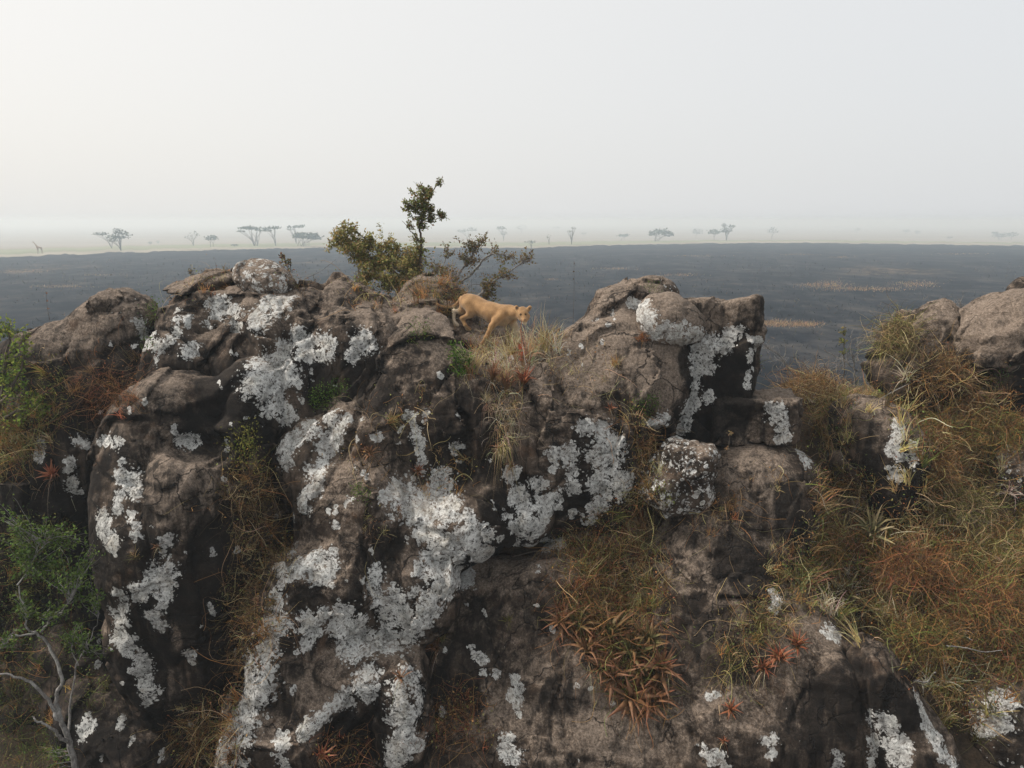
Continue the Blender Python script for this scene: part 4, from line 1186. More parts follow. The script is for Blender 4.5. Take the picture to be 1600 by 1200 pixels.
PALETTES = {
    'red': (((0.13, 0.09, 0.035), (0.23, 0.075, 0.035), (0.25, 0.06, 0.035)), ((0.18, 0.10, 0.045), (0.27, 0.10, 0.05), (0.28, 0.12, 0.07))),
    'rust': (((0.11, 0.09, 0.04), (0.19, 0.095, 0.045), (0.17, 0.065, 0.038)), ((0.19, 0.125, 0.07), (0.24, 0.13, 0.07), (0.16, 0.075, 0.045))),
    'green': (((0.075, 0.085, 0.03), (0.11, 0.105, 0.04), (0.20, 0.09, 0.04)), ((0.10, 0.10, 0.04), (0.15, 0.11, 0.05), (0.24, 0.10, 0.05))),
    'sisal': (((0.12, 0.125, 0.06), (0.19, 0.185, 0.09), (0.36, 0.28, 0.15)), ((0.22, 0.19, 0.10), (0.34, 0.28, 0.16), (0.44, 0.36, 0.23)))}
LEAFMESH = {}
for pal, variants in PALETTES.items():
    for k, (c0, c1, c2) in enumerate(variants):
        for a, arch in enumerate((0.15, 0.6)):
            v, f, t = leaf_mesh('aloe_leaf', arch=arch, width=.078 if pal != 'sisal' else .07)
            me = make_mesh('aloe_leaf', v, f)
            tt = np.repeat(t, 4)[:, None]
            c = np.where(tt < .5, np.array(c0) + (np.array(c1) - c0) * tt * 2, np.array(c1) + (np.array(c2) - np.array(c1)) * (tt - .5) * 2)
            c = c * (1 + .12 * RNG.normal(size=(len(c), 1)))
            attr(me, 'col', np.clip(c, 0.01, .7)); me.materials.append(FLESHY)
            LEAFMESH[pal, k, a] = me


def rosette(label, px, py, r, pal='red', n=20, upright=.5, cat='aloe', group='red and green aloes rooted on the rocks', dead=26):
    p, nn = hit(px, py)
    if p is None:
        return
    m = r * mpp(px, py, p.y)
    ax = unit(np.array(nn) * .55 + UP * .75 + RNG.normal(size=3) * .1)
    root = empty('aloe_plant', tuple(p + Vector(ax) * .02)); tag(root, label, cat, group)
    root.rotation_euler = Vector(ax).to_track_quat('Z', 'X').to_euler()
    for i in range(n):
        q = (i + .5) / n                                   # 0 centre, 1 outside
        el = (1.25 - 1.25 * q * (1.2 - upright)) + RNG.normal() * .12
        az = i * 2.39996 + RNG.normal() * .15
        o = bpy.data.objects.new('leaf', LEAFMESH[pal, int(RNG.uniform() < q), int(RNG.uniform() < .2 + .6 * q)])
        COL.objects.link(o); o.parent = root
        s = m * RNG.uniform(.75, 1.15) * (.7 + .3 * math.sin(q * 2.6))
        o.scale = (s, s * RNG.uniform(.8, 1.15), s)
        o.rotation_euler = (RNG.normal() * .25, -el, az)
    if dead:
        g = Geo()
        b = np.repeat([tuple(p)], dead, 0) + RNG.normal(size=(dead, 3)) * m * .08
        grass(g, b, np.repeat([tuple(nn)], dead, 0), (m * .5, m * 1.1), .009, 1.0, 2.6, ((0.3, 0.2, 0.11), (0.22, 0.12, 0.06), PALE))
        me_o = g.build('dead_leaves', STRAW, None, (0, 0, 0))
        me_o.data.transform(Matrix.LocRotScale(root.location, root.rotation_euler, None).inverted()); me_o.parent = root
        tag(me_o, kind='stuff')
    return root


for lab, x, y, r, pal, n, u in [
        ('upright red aloe, leftmost of the row under the lioness', 768, 598, 34, 'rust', 24, 1.0), ('tall brown-red aloe in the middle of the row under the lioness', 789, 612, 38, 'rust', 26, 1.0), ('brightest red aloe, right of the row under the lioness', 818, 604, 36, 'red', 28, .95),
        ('red aloe bunch beside pale lichen on the left ridge', 86, 748, 30, 'red', 30, .9), ('shrivelled orange aloe in the middle of the central face', 577, 712, 24, 'rust', 16, .3), ('small red aloe left of the white lichen patch', 652, 738, 17, 'red', 14, .4),
        ('tall rusty aloe on the lip above the lower slab', 684, 1016, 34, 'rust', 30, .8), ('starry orange aloe on the lichen ledge near the bottom', 626, 1062, 22, 'rust', 14, .3), ('red-brown aloe cut by the bottom edge, below the cave', 498, 1186, 32, 'red', 22, .9),
        ('tiny red aloe on the tan shoulder', 953, 640, 13, 'red', 12, .5), ('little red aloe below the hanging roots', 775, 702, 13, 'red', 12, .5), ('small dry aloe under the hanging roots', 797, 730, 17, 'rust', 14, .4), ('tiny orange aloe on the lower central face', 622, 797, 10, 'rust', 10, .3),
        ('small orange aloe on the buttress ledge', 246, 856, 13, 'rust', 12, .4), ('red aloe above the bottom crack, smallest pair upper one', 1142, 1112, 24, 'red', 18, .4), ('very small red aloe below its larger twin near the bottom', 1131, 1160, 12, 'red', 12, .4),
        ('red spreading aloe on the lower slab, left of three', 1192, 1046, 30, 'red', 20, .4), ('large red aloe on the lower slab, middle of three', 1218, 1034, 36, 'red', 24, .45), ('red aloe on the lower slab, right of three', 1246, 1012, 30, 'red', 22, .6),
        ('dark green aloe at the upper left of the aloe bed', 905, 985, 56, 'green', 24, .6), ('big green aloe in the middle of the aloe bed', 948, 1000, 64, 'green', 26, .7), ('wide green-brown aloe at the centre of the aloe bed', 985, 1030, 64, 'green', 24, .5),
        ('rusty aloe at the left rim of the aloe bed', 878, 975, 42, 'rust', 20, .5), ('drooping red-tipped aloe at the lower left of the aloe bed', 918, 1022, 50, 'rust', 20, .2), ('red-leaved aloe at the right rim of the aloe bed', 1030, 1052, 56, 'rust', 22, .5),
        ('long-leaved red aloe hanging at the bottom of the aloe bed', 985, 1090, 58, 'rust', 24, .25), ('rust-tipped aloe at the lower right of the aloe bed', 1018, 1098, 56, 'rust', 24, .3), ('green aloe at the top of the aloe bed', 930, 965, 42, 'green', 20, .7),
        ('brown aloe in the lower middle of the aloe bed', 960, 1060, 47, 'rust', 20, .35), ('dry red aloe in the cleft above the round boulder', 1000, 700, 24, 'rust', 18, .4), ('dry brown aloe high in the middle gully', 872, 955, 28, 'rust', 14, .3),
        ('dull green aloe between the two largest of the aloe bed', 968, 985, 46, 'green', 22, .6), ('olive aloe at the right side of the aloe bed', 1012, 1005, 44, 'green', 22, .6), ('brown-tipped aloe low in the left half of the aloe bed', 938, 1045, 44, 'rust', 22, .3),
        ('dark aloe tucked under the long-leaved one', 1000, 1120, 40, 'rust', 20, .2), ('green-hearted aloe right below the bed centre', 1000, 1062, 50, 'green', 24, .5)]:
    rosette(lab, x, y, r, pal, n, u)
rosette('large sisal-like plant with pale curving leaves in the right-hand scrub', 1362, 838, 62, 'sisal', 22, .5, 'sisal', 'sisal plants in the scrub', 60)
rosette('green sisal-like plant below the larger one', 1318, 935, 54, 'sisal', 20, .6, 'sisal', 'sisal plants in the scrub', 60)
rosette('yellowing sisal-like plant lowest in the right-hand scrub', 1352, 955, 40, 'sisal', 16, .4, 'sisal', 'sisal plants in the scrub', 50)


# ------------------------------------------------------------------ shrubs and trees on the rocks
def shrub(name, label, base, limbs, clumps, leafcols, leafsize, bark=BARK_BROWN, cat='shrub', r0=.035, twigs=10, group=None, twigr=.006, leafw=.5, wob=.012, mult=1.0):
    """limbs: lists of picture points (x,y,Y); clumps: (x,y,Y,r px,leaves)"""
    b = P(*base)
    root = empty(name, tuple(b)); tag(root, label, cat, group)
    gl = Geo()
    paths = []
    for k, L in enumerate(limbs):
        pts = [P(*q[:3]) for q in L]
        c = curve(pts, 7, wob); paths.append(c)
        ra = L[0][3] if len(L[0]) > 3 else r0
        gs = Geo(); gs.tube(c, np.linspace(ra, ra * .25, len(c)), sides=6)
        gs.build('stem' if k == 0 else 'branch', bark, root, tuple(b))
    allp = np.concatenate(paths)
    gt = Geo()
    for (x, y, Y, r, nl) in clumps:
        cen = np.array(P(x, y, Y)); m = r * mpp(x, y, Y)
        near = allp[np.argsort(np.linalg.norm(allp - cen - np.array((0, 0, -m * .6)), axis=1))[:4]]
        ends = []
        for i in range(twigs):
            e = cen + RNG.normal(size=3) * m * np.array((.55, .55, .5))
            s = near[i % len(near)]
            mid = (s + e) / 2 + RNG.normal(size=3) * m * .15 + UP * m * .1
            c = curve([s, mid, e], 5, wob * .6); ends.append(c)
            gt.tube(c, np.linspace(twigr, twigr * .35, len(c)), sides=3)
        nl = int(nl * mult)
        if nl:
            tw = np.concatenate([c[3:] for c in ends])
            pos = tw[RNG.integers(len(tw), size=nl)] + RNG.normal(size=(nl, 3)) * m * .13
            ln = RNG.uniform(leafsize * .6, leafsize * 1.3, nl)
            gl.leaves(pos, RNG.normal(size=(nl, 3)) + UP * .2, ln, ln * leafw, pick(leafcols, nl, .3))
    tag(gt.build('twigs', bark, root, tuple(b)), kind='stuff')
    if gl.n:
        tag(gl.build('foliage', LEAF, root, tuple(b)), kind='stuff')
    return root


OLV = ((0.25, 0.24, 0.085), (0.34, 0.30, 0.11), (0.17, 0.17, 0.055), (0.38, 0.27, 0.12))
Y = 14.4
shrub('leafy_shrub', 'dense olive shrub leaning left behind the crest', (668, 462, Y), [[(668, 464, Y, .05), (640, 440, Y), (600, 415, Y), (560, 390, Y), (532, 368, Y)], [(660, 455, Y, .04), (630, 415, Y + .2), (610, 385, Y + .2)], [(650, 448, Y, .035), (600, 440, Y - .2), (560, 425, Y - .2)], [(640, 438, Y, .03), (590, 395, Y + .1), (545, 350, Y + .1)]],
      [(535, 368, Y, 20, 150), (520, 382, Y, 14, 80), (548, 355, Y, 12, 60), (560, 385, Y, 24, 260), (585, 400, Y, 26, 340), (575, 375, Y + .2, 18, 120), (610, 405, Y + .2, 26, 360), (635, 410, Y, 24, 320), (575, 425, Y - .2, 20, 220), (605, 435, Y - .2, 22, 300), (632, 436, Y, 22, 300), (598, 385, Y + .3, 18, 150), (650, 425, Y, 20, 220), (625, 385, Y + .2, 14, 90), (570, 440, Y - .2, 14, 90), (662, 430, Y, 20, 160), (668, 405, Y + .2, 16, 90), (645, 395, Y + .1, 18, 140), (555, 400, Y, 18, 140), (540, 385, Y, 18, 120), (620, 450, Y - .2, 20, 160)],
      OLV, .062, twigs=12, mult=3.6)
shrub('slender_sapling', 'slender upright sapling with a green tuft against the white sky', (660, 462, Y), [[(660, 462, Y, .035), (656, 420, Y), (657, 380, Y), (656, 345, Y), (662, 312, Y), (674, 295, Y), (688, 282, Y)], [(656, 350, Y, .016), (675, 342, Y), (694, 335, Y)], [(657, 335, Y, .014), (642, 322, Y), (632, 318, Y)], [(656, 375, Y, .014), (640, 355, Y), (628, 345, Y)]],
      [(660, 308, Y, 15, 150), (648, 318, Y, 13, 110), (668, 322, Y, 14, 120), (652, 334, Y, 13, 110), (672, 300, Y, 11, 80), (636, 320, Y, 8, 40), (690, 337, Y, 8, 50), (676, 345, Y, 9, 45), (688, 284, Y, 6, 24), (660, 350, Y, 10, 60), (640, 350, Y, 9, 25), (662, 390, Y, 13, 80), (650, 372, Y, 10, 30), (658, 292, Y, 8, 40)],
      ((0.18, 0.21, 0.07), (0.25, 0.25, 0.09), (0.13, 0.145, 0.05), (0.2, 0.12, 0.05)), .058, twigs=9, mult=3.4)
shrub('twiggy_shrub', 'sparse grey twiggy shrub right of the sapling, above the lioness', (705, 468, Y), [[(705, 470, Y, .035), (718, 430, Y), (730, 410, Y), (745, 385, Y)], [(712, 450, Y, .03), (745, 415, Y + .2), (770, 395, Y + .2), (800, 402, Y + .2)], [(745, 468, Y - .3, .03), (775, 435, Y - .3), (800, 422, Y - .3), (832, 402, Y - .3)], [(760, 470, Y - .2, .025), (765, 440, Y - .2), (790, 425, Y)], [(690, 465, Y, .025), (692, 420, Y + .3), (700, 385, Y + .3)], [(700, 465, Y, .02), (682, 425, Y - .2), (672, 405, Y)]],
      [(735, 382, Y, 18, 70), (755, 375, Y, 16, 60), (722, 395, Y, 14, 50), (775, 395, Y + .2, 16, 50), (800, 405, Y + .2, 14, 36), (820, 405, Y - .3, 14, 40), (790, 428, Y - .3, 16, 70), (765, 440, Y - .2, 18, 110), (742, 410, Y, 18, 60), (700, 390, Y + .3, 14, 40), (690, 420, Y + .2, 20, 80), (715, 430, Y, 20, 70), (770, 455, Y - .2, 14, 90), (675, 420, Y, 14, 50), (830, 400, Y - .3, 8, 16)],
      ((0.17, 0.16, 0.06), (0.22, 0.15, 0.07), (0.18, 0.12, 0.06)), .055, bark=BARK_PALE, twigs=14, twigr=.007, mult=3.2)
shrub('green_bush', 'fresh yellow-green bush cut by the left edge', (-30, 720, 11.4), [[(-30, 720, 11.4, .04), (-5, 640, 11.4), (10, 560, 11.4), (15, 505, 11.4)], [(-20, 680, 11.4, .03), (20, 640, 11.3), (60, 625, 11.3)], [(-20, 650, 11.4), (20, 600, 11.3), (40, 540, 11.4)]],
      [(8, 512, 11.4, 22, 240), (25, 545, 11.4, 24, 300), (5, 575, 11.4, 26, 320), (20, 610, 11.3, 24, 260), (50, 628, 11.2, 22, 240), (65, 645, 11.2, 12, 90), (10, 655, 11.3, 26, 240), (38, 520, 11.4, 10, 50), (30, 580, 11.4, 14, 120), (40, 660, 11.2, 14, 80)],
      ((0.14, 0.20, 0.03), (0.20, 0.26, 0.05), (0.09, 0.13, 0.025), (0.26, 0.28, 0.06)), .06, twigs=9)
Y = 9.0
shrub('bare_tree', 'half-bare small tree with pale forked branches in the lower left corner', (125, 1260, Y), [[(125, 1260, Y, .05), (118, 1195, Y), (107, 1150, Y), (95, 1122, Y), (82, 1098, Y), (45, 1062, Y - .1), (-5, 1052, Y - .2)], [(95, 1124, Y, .034), (88, 1098, Y), (95, 1060, Y), (75, 1015, Y + .1), (60, 990, Y + .1), (42, 972, Y + .1), (30, 915, Y + .2)],
      [(60, 990, Y + .1, .016), (75, 972, Y), (92, 955, Y), (112, 930, Y)], [(58, 990, Y + .1, .016), (32, 992, Y), (8, 1010, Y - .1), (-5, 1030, Y - .1)], [(107, 1150, Y, .022), (112, 1105, Y + .2), (120, 1042, Y + .2), (112, 1008, Y + .2)], [(112, 1165, Y, .03), (88, 1148, Y - .2), (62, 1130, Y - .3), (50, 1120, Y - .3)], [(118, 1045, Y + .2, .012), (140, 1000, Y + .2), (155, 960, Y + .2)], [(30, 915, Y + .2, .012), (60, 870, Y + .3), (80, 830, Y + .3)]],
      [(60, 880, Y + .3, 40, 170), (110, 880, Y + .3, 36, 150), (30, 850, Y + .3, 36, 130), (130, 930, Y + .2, 30, 110), (90, 830, Y + .4, 30, 120), (120, 990, Y + .2, 30, 90), (30, 940, Y + .2, 26, 70), (20, 1000, Y, 24, 50), (140, 860, Y + .4, 18, 60), (80, 960, Y, 24, 70), (150, 1020, Y + .2, 18, 40), (10, 800, Y + .4, 24, 70), (80, 1180, Y, 14, 40)],
      ((0.09, 0.14, 0.03), (0.13, 0.19, 0.045), (0.06, 0.09, 0.02)), .056, bark=BARK_PALE, cat='tree', twigs=14, twigr=.005, wob=.012, mult=3.2)
for lab, b, limbs, cl in [
        ('pale bare twigs standing in the gap on the right skyline', (1335, 600, 13.9), [[(1335, 605, 13.9, .016), (1338, 570, 13.9), (1345, 545, 13.9), (1358, 515, 13.9)], [(1338, 570, 13.9, .012), (1330, 540, 13.9), (1334, 512, 13.9)], [(1342, 580, 13.9, .012), (1300, 555, 14), (1285, 545, 14)]], [(1345, 530, 13.9, 18, 0), (1330, 550, 13.9, 20, 0), (1310, 570, 13.9, 20, 6)]),
        ('grey dead branches right of the overhanging boulder', (1235, 600, 13.6), [[(1240, 605, 13.6, .014), (1225, 565, 13.6), (1200, 545, 13.6), (1188, 535, 13.6)], [(1225, 570, 13.6, .01), (1230, 545, 13.6), (1222, 530, 13.6)]], [(1215, 560, 13.6, 20, 0), (1195, 545, 13.6, 14, 0)]),
        ('small pale twig shrub on the skyline beside the tan boulder', (1495, 500, 13.4), [[(1495, 510, 13.4, .01), (1500, 480, 13.4), (1505, 455, 13.4)], [(1496, 495, 13.4, .008), (1488, 475, 13.4)]], [(1500, 470, 13.4, 14, 0), (1492, 482, 13.4, 10, 0)]),
        ('wispy dry shrub at the left end of the crest', (275, 470, 12.9), [[(275, 475, 12.9, .008), (268, 455, 12.9), (262, 445, 12.9)], [(300, 450, 13, .008), (298, 430, 13), (296, 418, 13)]], [(265, 460, 12.9, 14, 12), (297, 424, 13, 5, 12), (310, 432, 13, 12, 14), (320, 425, 13, 12, 10)])]:
    shrub('bare_shrub', lab, b, limbs, cl, ((0.22, 0.18, 0.12), (0.14, 0.1, 0.05)), .04, bark=BARK_PALE, r0=.012, twigs=14, twigr=.005, group='bare twig shrubs')
shrub('leafy_sprig', 'thin green sprig standing in the gap on the right skyline', (1318, 590, 14.0), [[(1318, 600, 14, .01), (1320, 560, 14), (1318, 530, 14), (1320, 505, 14)]], [(1318, 515, 14, 8, 30), (1320, 532, 14, 9, 40), (1316, 550, 14, 8, 24)], ((0.14, 0.16, 0.04), (0.2, 0.18, 0.06)), .06, twigs=5)
shrub('dried_stem_plant', 'withered brown stem with curled leaves beside the pale boulder on the crest', (448, 455, 12.75), [[(448, 458, 12.75, .018), (447, 430, 12.75), (442, 410, 12.75), (438, 394, 12.75)], [(449, 455, 12.75, .012), (452, 425, 12.75), (455, 405, 12.75)]], [(440, 398, 12.75, 6, 26), (446, 410, 12.75, 7, 30), (453, 408, 12.75, 5, 18), (447, 428, 12.75, 6, 16), (438, 420, 12.75, 6, 16), (455, 425, 12.75, 6, 8)], ((0.26, 0.16, 0.08), (0.16, 0.09, 0.05), OLIVE), .06, twigs=5)
shrub('herbaceous_shrub', 'small pale green shrub at the foot of the leaning olive shrub', (560, 462, 13.9), [[(560, 466, 13.9, .014), (558, 445, 13.9), (560, 420, 13.9)], [(562, 464, 13.9, .012), (590, 448, 13.9)]], [(560, 440, 13.9, 12, 60), (570, 452, 13.9, 14, 90), (592, 450, 13.9, 12, 70), (558, 424, 13.9, 7, 20)], (OLIVE, (0.16, 0.17, 0.06), (0.22, 0.2, 0.09)), .05, twigs=8)


# ---- vine mounds
def mound(label, px, py, Yd, rx, rz, ry, n, cols, leafcols):
    c = np.array(P(px, py, Yd)); m = mpp(px, py, Yd)
    q = unit(RNG.normal(size=(n, 3))); q[:, 2] = np.abs(q[:, 2]) * 1.0 - .25
    r = RNG.uniform(.55, 1, (n, 1)) ** .6
    b = c + q * r * np.array((rx * m, ry, rz * m))
    root = empty('vine_mound', (c[0], c[1], c[2] - rz * m * .4)); tag(root, label, 'creeper', 'mounds of dry creeper')
    g = Geo(); vines(g, b, q, (.35, .9), .007, cols, 12, .55, .1); grass(g, b[::3], q[::3], (.1, .35), .006, cols=cols, droop=1.2)
    tag(g.build('stems', STRAW, root, tuple(root.location)), kind='stuff')
    g = Geo(); litter(g, b[::2], q[::2], .08, (.02, .05), leafcols); tag(g.build('foliage', LEAF, root, tuple(root.location)), kind='stuff')


BR = (ORANGE, (0.2, 0.12, 0.06), DARKB, STRAWC)
mound('big rusty mound of dry creeper below the split rock on the right', 1465, 588, 12.5, 52, 48, .55, 1700, BR, (ORANGE, DARKB, (0.3, 0.13, 0.05)))
mound('brown creeper mound right of the wedged block', 1268, 618, 13.4, 46, 46, .6, 1300, BR, (ORANGE, DARKB, OLIVE))
mound('pointed creeper heap leaning on the split rock', 1400, 540, 12.7, 22, 62, .35, 900, ((0.2, 0.14, 0.07), DARKB, STRAWC, OLIVE), (OLIVE, DARKB))
mound('straw-coloured creeper mound behind the dark pointed rock', 1340, 640, 12.7, 62, 36, .5, 1200, (STRAWC, (0.25, 0.2, 0.12), OLIVE, ORANGE), (OLIVE, ORANGE))
mound('tall brown creeper curtain in the right-hand scrub', 1455, 740, 11.5, 34, 90, .4, 1400, (ORANGE, DARKB, STRAWC, (.2, .1, .05)), (ORANGE, DARKB, OLIVE))
mound('dark red-brown creeper heap in the lower right scrub', 1540, 950, 10.0, 70, 60, .5, 1600, (DARKB, REDB, ORANGE, OLIVE), (DARKB, OLIVE, REDB))
mound('golden creeper heap above the corner stone', 1560, 860, 10.8, 60, 44, .5, 1000, (STRAWC, ORANGE, OLIVE), (OLIVE, ORANGE))
for lab, x, y, yy, rx, rz, n, c, lc in [
        ('tall dark green-brown creeper clump right of the dark pointed rock', 1465, 690, 11.8, 40, 56, 900, (DARKB, OLIVE, ORANGE), (OLIVE, (0.09, 0.12, 0.03), DARKB)), ('shaggy olive clump in the middle of the right-hand slope', 1500, 800, 11.1, 46, 50, 900, (OLIVE, DARKB, STRAWC), (OLIVE, (0.10, 0.13, 0.03))),
        ('dark brown clump left of the sisal plants', 1275, 850, 11.2, 30, 44, 700, (DARKB, ORANGE, OLIVE), (OLIVE, DARKB)), ('rusty clump below the large sisal plant', 1425, 890, 10.5, 44, 40, 800, (ORANGE, DARKB, REDB), (ORANGE, DARKB, OLIVE)),
        ('green-brown clump hanging over the long sloping slab', 1450, 1000, 9.8, 46, 40, 800, (OLIVE, DARKB, ORANGE), (OLIVE, (0.09, 0.13, 0.03))), ('dark clump at the right edge above the corner stone', 1590, 1040, 9.5, 46, 50, 800, (DARKB, REDB, OLIVE), (DARKB, OLIVE)),
        ('tall straw clump beside the reddish block', 1520, 650, 12.1, 30, 50, 700, (STRAWC, ORANGE, DARKB), (ORANGE, OLIVE))]:
    mound(lab, x, y, yy, rx, rz, .35, n, c, lc)
mound('olive creeper heap at the right edge below the reddish block', 1560, 680, 11.7, 50, 46, .4, 1000, (OLIVE, DARKB, ORANGE), (OLIVE, (0.09, 0.12, 0.03), ORANGE))


# ---- sticks and stalks
def stick(name, label, pts, r, mat, cat, knobs=None, col=(0.3, 0.1, 0.05)):
    p = [P(*q) for q in pts]
    o0 = min(p, key=lambda v: v.z)
    root = empty(name, tuple(o0)); tag(root, label, cat)
    g = Geo(); c = curve(p, 6, r * .4); g.tube(c, np.linspace(r, r * .45, len(c)), col=col, sides=6); g.build('stem', mat, root, tuple(o0))
    if knobs:
        g = Geo()
        for (x, y, yy, s, cc) in knobs:
            n = 14
            g.leaves(np.repeat([tuple(P(x, y, yy))], n, 0) + RNG.normal(size=(n, 3)) * s * .25, RNG.normal(size=(n, 3)), np.full(n, s), np.full(n, s * .5), pick((cc,), n, .2))
        tag(g.build('buds', LEAF, root, tuple(o0)), kind='stuff')


RDB = (0.42, 0.10, 0.06)
stick('flower_stalk', 'red aloe flower stalk rising in front of the lioness chest', [(816, 604, 11.75), (815, 570, 11.75), (814, 530, 11.75), (815, 498, 11.75)], .012, FLESHY, 'flower stalk', [(814, 552, 11.75, .07, (0.55, 0.12, 0.07)), (814, 545, 11.75, .06, RDB), (814, 560, 11.75, .05, RDB)], (0.30, 0.13, 0.07))
stick('flower_stalk', 'thin dry seed stalk standing against the burnt plain, right of the lioness', [(893, 560, 12.6), (896, 480, 12.6), (897, 440, 12.6), (897, 408, 12.6)], .0035, BARK_BROWN, 'flower stalk', [(897, 412, 12.6, .018, DARKB), (897, 424, 12.6, .02, DARKB), (896, 436, 12.6, .016, DARKB)])
stick('flower_stalk', 'thin reddish seed stalk above the left ridge', [(82, 520, 12.6), (76, 490, 12.6), (72, 455, 12.6)], .004, BARK_BROWN, 'flower stalk', [(72, 458, 12.6, .02, REDB), (74, 470, 12.6, .02, REDB), (75, 482, 12.6, .02, REDB)])
stick('flower_stalk', 'short seed stalk with a round head beside the round lichen boulder', [(1130, 790, 11.0), (1134, 730, 11.0), (1141, 676, 11.0)], .006, BARK_BROWN, 'flower stalk', [(1141, 676, 11.0, .05, (0.3, 0.2, 0.1)), (1136, 700, 11, .04, (0.3, 0.2, 0.1))])
stick('dead_branch', 'pale crooked dead branch on the sloping dark slab', [(1410, 1080, 9.35), (1428, 1063, 9.35), (1448, 1066, 9.35), (1462, 1050, 9.3)], .017, BARK_PALE, 'branch')
stick('dead_branch', 'long thin pale dead branch lying in the lower right scrub', [(1478, 1008, 9.35), (1505, 1012, 9.35), (1540, 1020, 9.35), (1566, 1016, 9.35)], .011, BARK_PALE, 'branch')
stick('dead_branch', 'grey dead branch sloping down beside the lower slab', [(1340, 1020, 9.5), (1365, 1050, 9.4), (1400, 1070, 9.3), (1425, 1100, 9.2)], .012, BARK_PALE, 'branch')
stick('dead_branch', 'dry reddish branch below the lichen stripes', [(800, 870, 10.9), (850, 862, 10.9), (890, 885, 10.8), (925, 905, 10.7)], .010, BARK_BROWN, 'branch')
stick('dead_branch', 'grey stalk leaning from the vine mound on the right', [(1500, 575, 12.3), (1440, 590, 12.3), (1380, 620, 12.2), (1330, 650, 12.2)], .014, BARK_PALE, 'branch')


# ------------------------------------------------------------------ the lioness
def fur_material():
    t = NT('lion_coat')
    c = t('ShaderNodeAttribute', _attribute_name='col').outputs['Color']
    co = t('ShaderNodeTexCoord').outputs['Object']
    n = t.noise(co, 9.0, 6, .7); n2 = t.noise(co, 160.0, 3, .7)
    c = t.mix(0.7, c, t.ramp(n, [(0.32, (0.58, 0.54, 0.5)), (0.62, (1.15, 1.15, 1.15))]), 'MULTIPLY')
    c = t.mix(0.6, c, t.ramp(n2, [(0.3, (0.7, 0.68, 0.66)), (0.65, (1.2, 1.2, 1.2))]), 'MULTIPLY')
    b = t('ShaderNodeBump', Height=n2, Strength=0.5, Distance=0.006)
    bs = t('ShaderNodeBsdfPrincipled', Base__Color=c, Roughness=0.85, Normal=b.outputs[0])
    bs.inputs['Specular IOR Level'].default_value = 0.15
    bs.inputs['Sheen Weight'].default_value = 0.15
    return t.surface(bs.outputs[0])


